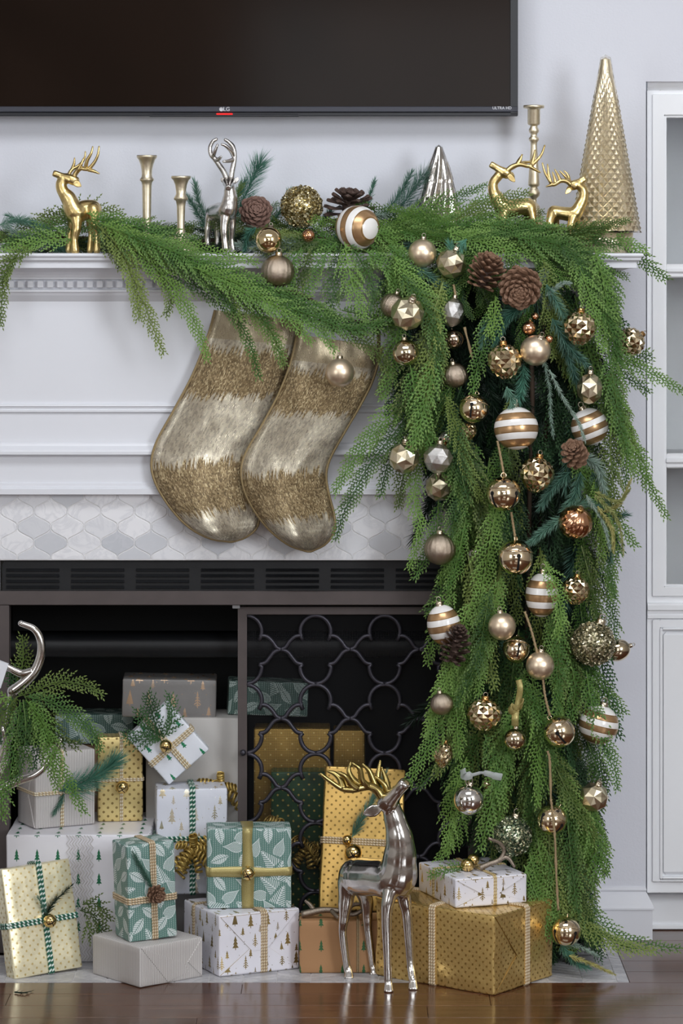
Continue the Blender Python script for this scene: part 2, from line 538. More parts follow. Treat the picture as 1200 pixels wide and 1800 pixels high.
mb = moulding(prof, W(1137, 0, CY).x, 1.45, CY, CY + .02, False); mb.build('crown_moulding', M['cabinet'], cab, world=True)
fr = cb('face_frame', [(1137, 1160, 158, 1570), (1160, XE, 158, 175), (1160, XE, 1040, 1095), (1160, XE, 1540, 1570)], None, CY, .02)
dr = empty('glass_door', (0, 0, 0))
dr.parent = cab; dr.location = (0, 0, 0)
def dpart(name, bs, Y, th, mat=None, bev=.002):
    mb = MB()
    for (xa, xb, ya, yb) in bs:
        a = W(xa, yb, Y); b = W(xb, ya, Y)
        mb.bbox(a.x - cab.location.x, b.x - cab.location.x, Y - CY, Y - CY + th, a.z, b.z, bev)
    return mb.build(name, mat or M['cabinet'], dr)
dpart('stile', [(1147, 1167, 165, 1049)], CY - .006, .022)
dpart('rail', [(1167, XE, 165, 203)], CY - .006, .022)
dpart('rail', [(1167, XE, 1031, 1049)], CY - .006, .022)
dpart('glazing_bead', [(1167, 1171, 203, 1031), (1171, XE, 203, 207), (1171, XE, 1027, 1031)], CY - .002, .016, None, .0012)
for ya, yb in ((464, 488), (797, 823)):
    dpart('muntin', [(1171, XE, ya, yb), (1171, XE, ya + 7, yb - 7)], CY - .003, .014, None, .0025)
    dpart('muntin_ridge', [(1171, XE, ya + 8, yb - 8)], CY - .008, .01, None, .003)
for ya, yb in ((207, 464), (488, 797), (823, 1027)):
    dpart('pane', [(1171, XE, ya, yb)], CY + .006, .003, M['pane'], .0004)
for ys in (470, 805):
    cb('shelf', [(1152, XE, ys, ys + 16)], M['cabin'], CY + .04, .28)
prof = [(0, zb(1059, CY)), (.010, zb(1060, CY)), (.012, zb(1063, CY)), (.012, zb(1071, CY)), (.006, zb(1073, CY)), (.004, zb(1079, CY)), (.008, zb(1081, CY)), (.008, zb(1086, CY)), (0, zb(1088, CY))]
mb = moulding(prof, W(1137, 0, CY).x, 1.45, CY, CY + .02, False); mb.build('waist_moulding', M['cabinet'], cab, world=True)
ld = empty('panel_door', (0, 0, 0)); ld.parent = cab
dr_keep, dr = dr, ld
dpart('stile', [(1147, 1160, 1089, 1551)], CY - .006, .022)
dpart('rail', [(1160, XE, 1089, 1104)], CY - .006, .022); dpart('rail', [(1160, XE, 1546, 1551)], CY - .006, .022)
dpart('raised_panel', [(1166, XE, 1111, 1538)], CY - .006, .02, None, .006)
dpart('panel_bead', [(1160, 1164, 1104, 1546), (1164, XE, 1104, 1108), (1164, XE, 1542, 1546)], CY - .010, .02, None, .002)
dpart('panel_ground', [(1160, XE, 1104, 1546)], CY + .003, .012)
cb('toe_kick', [(1137, XE, 1571, 1634)], M['cabinet'], CY + .055, .02)
cb('shoe_moulding', [(1137, XE, 1626, 1634)], M['cabinet'], CY + .048, .008)

# ------------------------------------------------------------------ fireplace surround
fp = empty('fireplace_mantel', (-.1, 0, 0), 'white painted wooden fireplace mantel with dentil moulding and marble tile band', 'fireplace mantel')
XM0 = -.76; XM1 = W(1050, 0, 0).x
def fpart(mb, name, mat='trim'): return mb.build(name, M[mat], fp, world=True)
def zd(py, d): return W(0, py, -d).z
mp = [(.074, zd(445, .075)), (.077, zd(447, .075)), (.078, zd(449, .075)), (.077, zd(451, .075)), (.074, zd(453, .075)), (.073, zd(457, .075)),
      (.070, zd(459, .07)), (.066, zd(461, .07)), (.066, zd(471, .07)), (.052, zd(472, .05)), (.046, zd(474, .05)), (.036, zd(478, .04)), (.028, zd(483, .03)), (.023, zd(488, .02)), (.022, zd(491, .02)), (.012, zd(491.5, .01))]
mp = [(0.02, mp[0][1])] + mp
mb = moulding(mp, XM0, XM1 + .002, 0, YW); fpart(mb, 'mantel_shelf')
MT = mp[0][1]                               # top of the mantel shelf
mp = [(.012, zd(491, .01)), (.012, zd(508, .01)), (.018, zd(509, .01)), (.018, zd(513, .01)), (.013, zd(514, .01)), (.011, zd(519, .01)), (.005, zd(525, 0)), (.001, zd(529, 0)), (0, zd(530, 0))]
mb = moulding(mp, XM0, XM1, 0, YW); fpart(mb, 'bed_moulding')
den = MB(); s0 = S(-.02)
den.bbox(-.0055, .0055, -.021, -.0115, zd(506, .02), zd(493.5, .02), .0012)
dme = None
x = -16.0 - 17.4 * 4
while x < 1046:
    X = (x - 600) * s0
    if dme is None: dme = den.mesh('dentil', M['trim'])
    o = inst('dentil', dme, fp); o.location = (X - fp.location.x, 0, 0)
    x += 17.4
m = MB(); m.box(XM0, XM1, 0, YW, zd(851, 0), zd(529, 0)); fpart(m, 'frieze')
def run(name, pr):
    mb = moulding([(d, zd(y, d)) for d, y in pr], XM0, XM1, 0, YW); fpart(mb, name)
run('frieze_moulding', [(0, 709.5), (.005, 711), (.006, 714), (.004, 716), (.003, 719), (.005, 721), (.005, 724), (.001, 726), (0, 727)])
run('ledge_moulding', [(0, 778), (.004, 780), (.006, 784), (.012, 788), (.017, 791), (.019, 794), (.019, 799), (.012, 800.5), (.004, 801), (0, 802)])
run('lower_moulding', [(0, 848), (.004, 850), (.004, 854), (.007, 856), (.007, 858), (.011, 860), (.011, 869), (0, 870)])
LX0 = W(868, 0, 0).x
m = MB(); m.bbox(LX0, XM1, 0, YW, 0, zd(852, 0), .002); fpart(m, 'leg')
m = MB(); m.bbox(XM0 - .3, W(-1, 0, 0).x - .05, 0, YW, 0, zd(852, 0), .002); fpart(m, 'leg')

# marble arabesque tiles, every one a piece
TY = .012
m = MB(); m.box(XM0, LX0, TY + .0012, YW, zd(986, 0), zd(864, 0)); m.box(XM0, W(0, 0, TY).x - .002, TY + .004, YW, 0, zd(980, 0))
fpart(m, 'tile_ground', 'grout2')
p = 58.8; rh = 27.8
s = S(TY)
ztop, zbot = W(0, 866, TY).z, W(0, 983.5, TY).z
def lantern(cx, cy):
    L = []
    N = 14
    g0 = .9                                  # grout half width in pixels
    for i in range(N + 1):
        t = i / N
        w = p / 4 * (1 - math.cos(2 * PI * t))
        w = w + p * .035 * math.sin(4 * PI * t) * (1 if t < .5 else -1) * -1
        L.append((max(w - g0 * 1.3, .35), cy - rh + 2 * rh * t))
    pts = [(cx - w, y) for w, y in L] + [(cx + w, y) for w, y in reversed(L)]
    return pts
rngt = random.Random(8)
for r_ in range(-1, 6):
    cy = 900 - 1 + (r_ - 0) * rh
    off = 0 if r_ % 2 == 0 else p / 2
    for k in range(-2, 16):
        cx = 30 + k * p + off
        if cx > 872 or cx < -60: continue
        poly = []
        for (a, b) in lantern(cx, cy):
            q = W(a, b, TY)
            q = (q.x, min(max(q.z, zbot), ztop))
            if not poly or (abs(q[0] - poly[-1][0]) + abs(q[1] - poly[-1][1]) > 1e-5): poly.append(q)
        zs = [q[1] for q in poly]
        if max(zs) - min(zs) < .004: continue
        mb = MB(); n = len(poly)
        c = (sum(q[0] for q in poly) / n, sum(q[1] for q in poly) / n)
        dy = rngt.uniform(-.0004, .0004)
        inn = [(c[0] + (q[0] - c[0]) * .955, c[1] + (q[1] - c[1]) * .955) for q in poly]
        vs = [V((q[0], TY + .0014, q[1])) for q in poly] + [V((q[0], TY + dy, q[1])) for q in inn]
        fs = [tuple(range(n, 2 * n))] + [(k2, k2 + n, (k2 + 1) % n + n, (k2 + 1) % n) for k2 in range(n)]
        mb.add(vs, fs)
        me = mb.mesh('tile', M['tile'], fp.location); fix_normals(me)
        inst('tile', me, fp)

# hearth of chevron marble strips
he = empty('hearth', (-.1, -.11, 0), 'pale grey marble hearth strip of slanted tiles in front of the fireplace', 'hearth')
HX1 = .5235; HY0 = -.2205; HX0 = -.80
m = MB(); m.box(HX0, HX1, HY0, .0, -.0038, -.0008); m.box(.487, HX1, .0, .131, -.0038, -.0008); m.build('grout_bed', M['grout2'], he, world=True)
tw = .021; tl = .062
def clipx(poly, ax, lim, keep_less):
    out = []
    for i in range(len(poly)):
        a, b = poly[i], poly[(i + 1) % len(poly)]
        ia = (a[ax] <= lim) == keep_less or a[ax] == lim; ib = (b[ax] <= lim) == keep_less or b[ax] == lim
        if ia: out.append(a)
        if ia != ib:
            t = (lim - a[ax]) / (b[ax] - a[ax]); out.append((a[0] + (b[0] - a[0]) * t, a[1] + (b[1] - a[1]) * t))
    return out
colx = HX0; ci = 0; nt = 0
while colx < HX1:
    sl = .5 if ci % 2 == 0 else -.5
    y = HY0 - .05
    while y < .14:
        g0 = .0009
        a = [(colx + g0, y + g0), (colx + tl - g0, y + g0 + sl * tl), (colx + tl - g0, y + tw - g0 + sl * tl), (colx + g0, y + tw - g0)]
        for ax, lim, kl in ((0, HX1, True), (1, HY0, False), (1, 0.0 if colx < .47 else .13, True)):
            if a: a = clipx(a, ax, lim, kl)
        if len(a) > 2:
            n = len(a); mb = MB()
            mb.add([V((q[0], q[1], -.0012)) for q in a] + [V((q[0], q[1], .0006 + rngt.uniform(-.0001, .0001))) for q in a],
                   [tuple(range(n, 2 * n))] + [(i, (i + 1) % n, (i + 1) % n + n, i + n) for i in range(n)])
            nt += 1
            if nt < 296: mb.build('tile', M['hearth'], he, world=True)
        y += tw
    colx += tl; ci += 1

# ------------------------------------------------------------------ fireplace insert
ins = empty('fireplace_insert', (-.19, .05, 0), 'black metal fireplace insert with louvred hood and dark bronze frame', 'fireplace')
def ip(mb, name, mat): return mb.build(name, M[mat], ins, world=True)
m = MB(); D0, D1 = .055, .46
m.box(FX0 - .01, FX0, D0, D1, 0, FZ); m.box(FX1, FX1 + .01, D0, D1, 0, FZ); m.box(FX0, FX1, D1, D1 + .01, 0, FZ)
m.box(FX0, FX1, D0, D1, FZ - .0, FZ + .01); m.box(FX0, FX1, D0 + .02, D1, -.003, .0)
ip(m, 'firebox', 'firebox')
IY = .022
a0 = W(3, 0, IY); a1 = W(862, 0, IY)
zt, zl = W(0, 985, IY).z, W(0, 1039, IY).z
rr = .012
poly = [(a0.x + rr * (1 - math.sin(t * PI / 12)), zt - rr * (1 - math.cos(t * PI / 12))) for t in range(6, -1, -1)]
poly = [(a1.x, zl), (a1.x, zt)] + poly[::-1] + [(a0.x, zl)]
m = MB(); m.prism(poly, IY + .006, IY + .03); me = m.mesh('hood', M['black'], ins.location); fix_normals(me); inst('hood', me, ins)
gx = 10
while gx < 840:
    lo, hi = W(gx, 0, IY).x, W(gx + 94, 0, IY).x
    z1, z0 = W(0, 996.5, IY).z, W(0, 1036.5, IY).z
    hgt = (z1 - z0) / 4
    for k in range(4):
        zz = z1 - k * hgt
        mb = MB()
        vs = [V((lo, IY + .009, zz - .0012)), V((hi, IY + .009, zz - .0012)), V((lo + .001, IY + .0005, zz - hgt * .75)), V((hi - .001, IY + .0005, zz - hgt * .75)),
              V((lo, IY + .009, zz - hgt + .0008)), V((hi, IY + .009, zz - hgt + .0008))]
        mb.add(vs, [(0, 2, 3, 1), (2, 4, 5, 3), (0, 4, 2), (1, 3, 5)])
        ip(mb, 'slat', 'black')
    gx += 114.2
IF = .018
m = MB()
a = W(0, 1039, IF); b = W(862, 1064, IF)
m.bbox(a.x - .02, b.x, IF, IF + .03, b.z, a.z, .0015); ip(m, 'top_rail', 'bronze')
m = MB(); m.bbox(W(-14, 0, IF).x, W(16, 0, IF).x, IF, IF + .03, .0, b.z, .0015); ip(m, 'frame_stile', 'bronze')
m = MB(); m.bbox(W(838, 0, IF).x, W(866, 0, IF).x, IF, IF + .03, .0, b.z, .0015); ip(m, 'frame_stile', 'bronze')
# smoke shelf lip inside the firebox
q0, q1 = W(0, 1121, .12), W(0, 1156, .12)
m = MB(); vs = [V((FX0, .15, q0.z + .01)), V((FX0, .118, q0.z)), V((FX0, .112, q0.z - .008)), V((FX0, .115, q1.z + .004)), V((FX0, .122, q1.z)), V((FX0, .16, q1.z + .006))]
vs += [V((FX1, v.y, v.z)) for v in vs]
m.add(vs, [(i, i + 1, i + 7, i + 6) for i in range(5)] + [(5, 0, 6, 11)], True); ip(m, 'smoke_shelf', 'black')

# hinged mesh screen door
DY = .056
door = empty('screen_door', (0, 0, 0)); door.parent = ins
def dp(mb, name, mat):
    o = mb.build(name, M[mat]); o.data.transform(Matrix.Translation(-ins.location)); o.parent = door; return o
dx0, dx1, dz1, dz0 = W(418, 0, DY).x, W(838, 0, DY).x, W(0, 1065.5, DY).z, .012
w = W(434, 0, DY).x - dx0
m = MB()
m.bbox(dx0, dx0 + w, DY - .006, DY + .006, dz0, dz1, .0012); m.bbox(dx1 - w, dx1, DY - .006, DY + .006, dz0, dz1, .0012)
m.bbox(dx0 + w, dx1 - w, DY - .006, DY + .006, dz1 - w * .92, dz1, .0012); m.bbox(dx0 + w, dx1 - w, DY - .006, DY + .006, dz0, dz0 + w, .0012)
dp(m, 'door_frame', 'bronze')
m = MB(); c = W(427, 1323, DY - .012); m.ball(c, .006); m.lathe([(.003, 0), (.003, .01)], 10, Matrix.Translation(c) @ Matrix.Rotation(-PI / 2, 4, 'X')); dp(m, 'knob', 'scroll')
m = MB(); c = W(415, 1066, DY - .01); m.bbox(c.x - .007, c.x + .007, DY - .014, DY, c.z - .004, c.z + .004, .001); dp(m, 'hinge_clip', 'steel')
# quatrefoil scrollwork: lattice of lobed rings, pitch 122 x 122 px
def scroll(cx, cy):
    # each scroll unit: a quatrefoil of four lobes around (cx, cy)
    P = []
    r = 26; o = 37
    return [(cx, cy - o), (cx + o * 1.0, cy), (cx, cy + o), (cx - o * 1.0, cy)], r
rad = .0042
def arc(cx, cy, r1, r2, a0, a1, n=10):
    pts = []
    for i in range(n + 1):
        t = R(a0 + (a1 - a0) * i / n)
        pts.append((cx + r1 * math.cos(t), cy - r2 * math.sin(t)))
    return pts
def inside(pt): return 432 < pt[0] < 830 and 1076 < pt[1] < 1650
px_ = 121.5
for iy in range(0, 6):
    for ix in range(-1, 5):
        cx = 433 + ix * px_; cy = 1110 + iy * px_
        # top lobe, shoulders down to the meeting points at half pitch
        top = arc(cx, cy, 27, 28, 215, -35, 16)
        sh_r = [(cx + 23, cy + 7)] + arc(cx + 24, cy + 41, 30, 30, 85, 20, 6) + [(cx + px_ / 2, cy + 31)]
        for mirror in (1, -1):
            shoulder = catmull([V((cx + mirror * a, 0, b)) for a, b in ((22.5, cy + 7), (36, cy + 9), (46, cy + 18), (53, cy + 28), (60.5, cy + 31.5))], 4)
            under = catmull([V((cx + mirror * a, 0, b)) for a, b in ((60.5, cy + 31.5), (49, cy + 36), (41, cy + 46), (33, cy + 55), (22.5, cy + 58))], 4)
            low = [V((a, 0, b)) for a, b in (arc(cx, cy + 62, 27, 30, 0 if mirror == 1 else 180, -90 if mirror == 1 else 270, 10))]
            low = [V((cx + mirror * 22.5, 0, cy + 57))] + low
            for seg in (shoulder, under, low):
                pts = [W(q.x, q.z, DY - .002) for q in seg if inside((q.x, q.z))]
                if len(pts) > 2:
                    mb = MB(); mb.tube(pts, rad, 8); dp(mb, 'scroll', 'scroll')
        pts = [W(a, b, DY - .002) for a, b in top if inside((a, b))]
        if len(pts) > 2:
            mb = MB(); mb.tube(pts, rad, 8); dp(mb, 'scroll', 'scroll')
# the woven wire
m = MB(); wr = .00022; k = 0
x = dx0 + w
def wirebox(x0, x1, z0, z1, y):
    m.add([V((x0, y, z0)), V((x1, y, z0)), V((x1, y, z1)), V((x0, y, z1))], [(0, 1, 2, 3)])
pit = .0031
while x < dx1 - w:
    wirebox(x - wr, x + wr, dz0 + w, dz1 - w * .92, DY + .006); x += pit
z = dz0 + w
while z < dz1 - w:
    wirebox(dx0 + w, dx1 - w, z - wr, z + wr, DY + .0062); z += pit
o = dp(m, 'wire_mesh', 'wire'); o['kind'] = 'stuff'

# ------------------------------------------------------------------ television
TVY = .085
a = W(-330, 205, TVY); b = W(910, -330, TVY)
tv = empty('television', (a.x * .5 + b.x * .5, TVY, a.z), 'large black wall-mounted flat television above the mantel', 'television')
def tp(mb, name, mat): return mb.build(name, M[mat], tv, world=True)
t = .004
m = MB(); m.bbox(a.x, b.x, TVY + .006, TVY + .035, a.z + .004, b.z, .002); m.bbox(a.x + .2, b.x - .2, TVY + .03, YW - .001, a.z + .15, b.z - .1, .002); tp(m, 'back_shell', 'tvbezel')
sx1 = W(897, 0, TVY).x; sz0 = W(0, 187, TVY).z
m = MB(); m.bbox(sx1, b.x, TVY, TVY + .02, a.z + .004, b.z, .0015); m.bbox(a.x, a.x + .012, TVY, TVY + .02, a.z + .004, b.z, .0015); m.bbox(a.x, b.x, TVY, TVY + .02, b.z - .01, b.z, .0015); tp(m, 'bezel', 'tvbezel')
m = MB(); m.bbox(a.x, b.x, TVY - .001, TVY + .02, W(0, 197, TVY).z, sz0, .0012); tp(m, 'lower_bezel', 'tvlow')
m = MB(); m.bbox(a.x, b.x, TVY + .001, TVY + .02, a.z + .0012, W(0, 197.5, TVY).z, .001); m.bbox(W(262, 0, TVY).x, W(525, 0, TVY).x, TVY - .001, TVY + .02, a.z, a.z + .005, .001); tp(m, 'bottom_strip', 'tvbezel')
m = MB(); m.box(a.x + .012, sx1, TVY + .0045, TVY + .006, sz0, b.z - .01); tp(m, 'screen', 'screen')
l0 = W(380, 202, TVY); l1 = W(409, 199, TVY)
m = MB(); m.bbox(l0.x, l1.x, TVY - .003, TVY + .005, l0.z, l1.z, .001); tp(m, 'standby_light', 'led')
def text(body, px, py, hpx, Y, parent, mat, name):
    c = bpy.data.curves.new(name, 'FONT'); c.body = body; c.size = hpx * S(Y) * 1.4; c.extrude = .0002; c.align_x = 'CENTER'; c.align_y = 'CENTER'; c.offset = .0001
    o = bpy.data.objects.new(name, c); col.objects.link(o)
    dg = bpy.context.evaluated_depsgraph_get(); dg.update()
    me = bpy.data.meshes.new_from_object(o.evaluated_get(dg)); bpy.data.objects.remove(o)
    me.materials.clear(); me.materials.append(mat)
    me.transform(Matrix.Translation(W(px, py, Y)) @ Matrix.Rotation(PI / 2, 4, 'X'))
    me.transform(Matrix.Translation(-parent.location))
    return inst(name, me, parent)
text('LG', 398, 192, 7, TVY - .0012, tv, M['logo'], 'brand_lettering')
text('ULTRA HD', 882, 190, 5, TVY - .0012, tv, M['logo'], 'caption_lettering')
m = MB(); c = W(389, 192, TVY - .0012)
m.lathe([(.0001, 0), (.0042, 0), (.0042, .0005)], 20, Matrix.Translation(c) @ Matrix.Rotation(PI / 2, 4, 'X')); tp(m, 'brand_emblem', 'logo')
# ------------------------------------------------------------------ candlesticks
def candlestick(label, cx, Y, prof, mat, group=None):
    s = S(Y); base = W(cx, 440, Y); base.z = MT
    r = empty('candlestick', base, label, 'candlestick', 'metal candlesticks on the mantel')
    zs = [(p[0] * s, W(cx, p[1], Y).z - MT) for p in prof]
    zmin = min(z for _, z in zs)
    k0 = 0
    def part(name, i0, i1, closetop=False):
        pr = zs[i0:i1 + 1]
        if closetop: pr = [(1e-4, pr[0][1])] + pr
        mb = MB(); mb.lathe([(a, max(b, 0)) for a, b in pr][::-1], 36); mb.build(name, mat, r)
    cut = [i for i, p in enumerate(prof) if len(p) > 2]
    part('candle_cup', 0, cut[0], True); part('stem', cut[0], cut[1]); part('foot', cut[1], len(prof) - 1)
candlestick('tall slender champagne candlestick between the left gold deer and the shorter candlestick', 258, -.02,
            [(17.5, 273), (18, 275), (17.5, 277), (14.5, 281), (11.5, 289), (9.5, 298), (9, 306), (9.5, 311), (12.5, 315, 1), (12.5, 317), (9.5, 320), (8.5, 326), (8, 350), (7, 400), (6.8, 412, 1), (9, 417), (14, 425), (24, 434), (29, 437), (30, 440), (30, 446)], M['champ'])
candlestick('short champagne metal candlestick with a wide flared foot beside the silver deer', 318, -.045,
            [(17, 309.5), (17.5, 311.5), (17, 313.5), (13.5, 317), (10.5, 325), (9, 334), (8.5, 341), (12.5, 348, 1), (12.5, 351), (9, 353), (7.5, 362), (6.8, 385), (6.5, 400), (7, 407), (7.5, 408, 1), (10, 413), (14, 420), (20, 428), (27, 434), (29.5, 435), (30, 436), (30, 445)], M['champ'])
candlestick('tallest champagne candlestick with turned rings behind the two gold deer', 938, .05,
            [(18, 185), (18.5, 187), (18, 190), (12, 191), (11, 193), (11, 217), (10, 219, 1), (6.5, 221), (6.5, 223), (9, 228), (8.5, 232), (5.5, 236), (6, 240), (9, 243), (8.5, 247), (6, 250), (5.5, 256), (8, 290), (10, 322), (10, 326), (6, 329), (8, 333), (11, 339), (10, 344), (5, 349), (5, 356), (10, 362, 1), (11, 366), (16, 385), (22, 405), (28, 430), (29, 440), (29, 447)], M['champ'])

# ------------------------------------------------------------------ glass trees
def faceted(rows, cols, rad, zt, zb, amp, tip):
    mb = MB(); vs = []; fs = []
    for i in range(rows + 1):
        t = i / rows; z = zt + (zb - zt) * t
        for k in range(cols):
            a = 2 * PI * k / cols
            rr = rad(t)
            rr += (amp(t) if (i + k) % 2 == 0 else -amp(t) * .4)
            vs.append(V((rr * math.cos(a), rr * math.sin(a), z)))
    for i in range(rows):
        for k in range(cols):
            a, b = i * cols + k, i * cols + (k + 1) % cols
            c, d = a + cols, b + cols
            if (i + k) % 2 == 0: fs += [(a, c, b), (b, c, d)]      # split along the two valley corners
            else: fs += [(a, c, d), (a, d, b)]
    mb.add(vs, fs)
    mb.add([vs[k] for k in range(cols)] + [V((0, 0, zt + tip))], [(k, (k + 1) % cols, cols) for k in range(cols)], True)
    mb.add([vs[rows * cols + k] for k in range(cols)] + [V((0, 0, zb))], [((k + 1) % cols, k, cols) for k in range(cols)])
    return mb
TY2 = .0; s = S(TY2)
t2 = empty('glass_tree', V((W(1064, 0, TY2).x, TY2, MT)), 'tall gold mercury glass cone tree with diamond embossing at the right end of the mantel', 'ornamental tree', 'mercury glass trees')
z0, z1 = W(0, 409, TY2).z - MT, W(0, 101, TY2).z - MT
rf = lambda t: (9 + 51.5 * t) * s
am = lambda t: min(1, max(.05, (t - .06) * 5)) * (1.0 + 2.6 * t) * s
faceted(36, 36, lambda t: rf(t) * .93 - .001, z1 - .004, z0 + .003, lambda t: am(t) * .9, .004).build('silvered_lining', M['treegold'], t2)
faceted(36, 36, rf, z1, z0, am, .006).build('glass_shell', M['glass'], t2)
m = MB(); m.lathe([(1e-4, 0), (rf(1) * .8, 0), (rf(1) * .8, z0), (1e-4, z0)], 40); m.build('foot', M['treegold'], t2)

TY1 = .04; s = S(TY1)
t1 = empty('glass_tree', V((W(771, 0, TY1).x, TY1, MT)), 'small silver mercury glass tree with swirled fluting standing behind the greenery', 'ornamental tree', 'mercury glass trees')
def swirl(k, amp):
    mb = MB(); n, rows = 72, 60; vs = []; fs = []
    for i in range(rows + 1):
        t = i / rows; py = 257 + (440 - 257) * t
        r0 = (6 + 13 * min(1, t * 5)) if t < .2 else 19 + (t - .2) * 40
        tier = (t * 6) % 1
        for j in range(n):
            a = 2 * PI * j / n
            tw = math.cos(9 * a + t * 9)
            r = r0 * (1 + .05 * (tier - .5) * min(1, t * 4) + amp * tw * min(1, t * 3)) * k
            vs.append(V((r * s * math.cos(a), r * s * math.sin(a), W(0, py, TY1).z - MT - (0.002 if k < 1 else 0))))
    for i in range(rows):
        for j in range(n):
            fs.append((i * n + j, (i + 1) * n + j, (i + 1) * n + (j + 1) % n, i * n + (j + 1) % n))
    mb.add(vs, fs, True)
    mb.add(vs[:n] + [vs[0] * 0 + V((0, 0, W(0, 254, TY1).z - MT - (0.002 if k < 1 else 0)))], [(j, (j + 1) % n, n) for j in range(n)], True)
    return mb
swirl(.93, .15).build('silvered_lining', M['treesilver'], t1)
swirl(1.0, .12).build('glass_shell', M['glass2'], t1)

# ------------------------------------------------------------------ deer figurines
def branch(segs, Y, r0, mat, name, parent, dy=None, tipf=.35):
    mb = MB()
    for sg in segs:
        pts = [W(q[0], q[1], Y + (q[2] if len(q) > 2 else 0)) for q in sg]
        pts = catmull(pts, 5); n = len(pts)
        ra = r0 * (1.0 if sg is segs[0] else .8) * S(Y)
        mb.tube(pts, [ra * (1 - (1 - tipf) * (i / (n - 1)) ** 1.5) for i in range(n)], 8)
        mb.ball(pts[-1], ra * tipf * 1.05, 8, 6)
    return mb.build(name, mat, parent, world=True)
def leafear(p0, p1, w, Y, mat, parent, dy=0):
    a, b = W(p0[0], p0[1], Y), W(p1[0], p1[1], Y + dy)
    d = (b - a); l = d.length; d = d.normalized(); sd = d.cross(V((0, -1, 0))).normalized(); nn = sd.cross(d)
    mb = MB(); vs = []; n = 8
    prof = [(.0, .35), (.2, .8), (.45, 1), (.7, .8), (.9, .4), (1, .05)]
    for t, k in prof:
        for j in range(n):
            an = 2 * PI * j / n
            vs.append(a + d * l * t + sd * math.cos(an) * w * k * S(Y) + nn * (math.sin(an) * .22 * w * k * S(Y) + (abs(math.cos(an)) - .6) * w * k * .3 * S(Y)))
    fs = [(i * n + j, i * n + (j + 1) % n, (i + 1) * n + (j + 1) % n, (i + 1) * n + j) for i in range(len(prof) - 1) for j in range(n)]
    fs += [tuple(range((len(prof) - 1) * n, len(prof) * n)), tuple(range(n))[::-1]]
    mb.add(vs, fs, True)
    me = mb.mesh('ear', mat, parent.location); fix_normals(me)
    return inst('ear', me, parent)
def head(nose, crown, jaw, Y0, Y1, wn, wc):
    # wedge shaped head lofted from the nose tip to the back of the skull; half depths in metres
    a = W(nose[0], nose[1], Y0); b = W(crown[0], crown[1], Y1); c = W(jaw[0], jaw[1], Y1)
    mid = (b + c) / 2; ax = (mid - a); up = (b - c); up = up - ax.normalized() * up.dot(ax.normalized()); hh = up.length / 2; up.normalize()
    sd = ax.normalized().cross(up)
    n = 16; vs = []
    pr = [(0, .5, .6), (.03, .62, .75), (.12, .66, .8), (.3, .64, .76), (.5, .74, .9), (.7, .97, 1), (.88, 1, .95), (1.0, .8, .75), (1.05, .4, .4)]
    for t, kh, kw in pr:
        for j in range(n):
            an = 2 * PI * j / n
            cc, ss_ = math.cos(an), math.sin(an)
            cc = math.copysign(abs(cc) ** .7, cc); ss_ = math.copysign(abs(ss_) ** .7, ss_)
            vs.append(a + ax * t + up * (ss_ * hh * kh) + sd * (cc * (wn + (wc - wn) * min(1, t / .7)) * kw))
    fs = [(i * n + j, i * n + (j + 1) % n, (i + 1) * n + (j + 1) % n, (i + 1) * n + j) for i in range(len(pr) - 1) for j in range(n)]
    fs += [tuple(range(n))[::-1], tuple(range((len(pr) - 1) * n, len(pr) * n))]
    return vs, fs
def deer(label, base, chains, heads, mat, group, vox=.0013, smooth=5):
    r = empty('deer_figurine', base, label, 'figurine', group)
    C = [[(W(q[0], q[1], q[2]), q[3] * S(q[2])) for q in ch] for ch in chains]
    me = body_mesh('body', C, heads, mat, r.location, vox, smooth)
    inst('body', me, r)
    return r
def hoof(px, py, Y):
    # a flared block below the fetlock, standing flat on the floor
    c = W(px, py, Y); n = 12; vs = []
    for z, rx, ry, dy in ((c.z + .004, .0055, .0055, 0), (c.z - .004, .0072, .0075, -.001), (.0012, .0098, .0115, -.003), (.0, .0095, .011, -.003)):
        for j in range(n):
            a = 2 * PI * j / n; ca, sa = math.cos(a), math.sin(a)
            vs.append(V((c.x + rx * math.copysign(abs(ca) ** .6, ca), Y + dy + ry * math.copysign(abs(sa) ** .6, sa), z)))
    fs = [(i * n + j, i * n + (j + 1) % n, (i + 1) * n + (j + 1) % n, (i + 1) * n + j) for i in range(3) for j in range(n)]
    return vs, fs + [tuple(range(n))[::-1], tuple(range(3 * n, 4 * n))]
GD = 'deer figurines on the mantel'
# 1: brass deer at the left, facing left
Y = -.05
d = deer('gold metal deer with raised antlers facing left at the left of the mantel', V((W(145, 0, Y).x, Y, MT)),
         [[(161, 369, Y + .01, 18), (148, 368, Y + .008, 16.5), (133, 374, Y, 19), (121, 350, Y, 14), (110, 335, Y, 10.5), (108, 322, Y, 10), (116, 313, Y, 9)],
          [(134, 378, Y - .004, 13), (135, 400, Y - .012, 8), (131, 420, Y - .012, 6), (132, 441, Y - .012, 7.5)],
          [(128, 374, Y + .004, 10), (125, 400, Y + .015, 6), (122, 420, Y + .015, 5), (121, 439, Y + .015, 6.5)],
          [(164, 368, Y, 12), (167, 392, Y - .008, 8), (171, 412, Y - .008, 5.5), (170, 441, Y - .008, 6)],
          [(160, 368, Y + .01, 11), (158, 392, Y + .02, 7), (160, 412, Y + .02, 5), (158, 440, Y + .02, 6)]],
         [head((93, 304), (137, 310), (136, 329), Y, Y, .009, .013)], M['brass'], GD)
leafear((128, 318), (143, 328), 6, Y - .011, M['brass'], d, -.004); leafear((128, 314), (139, 320), 5, Y + .01, M['brass'], d, .006)
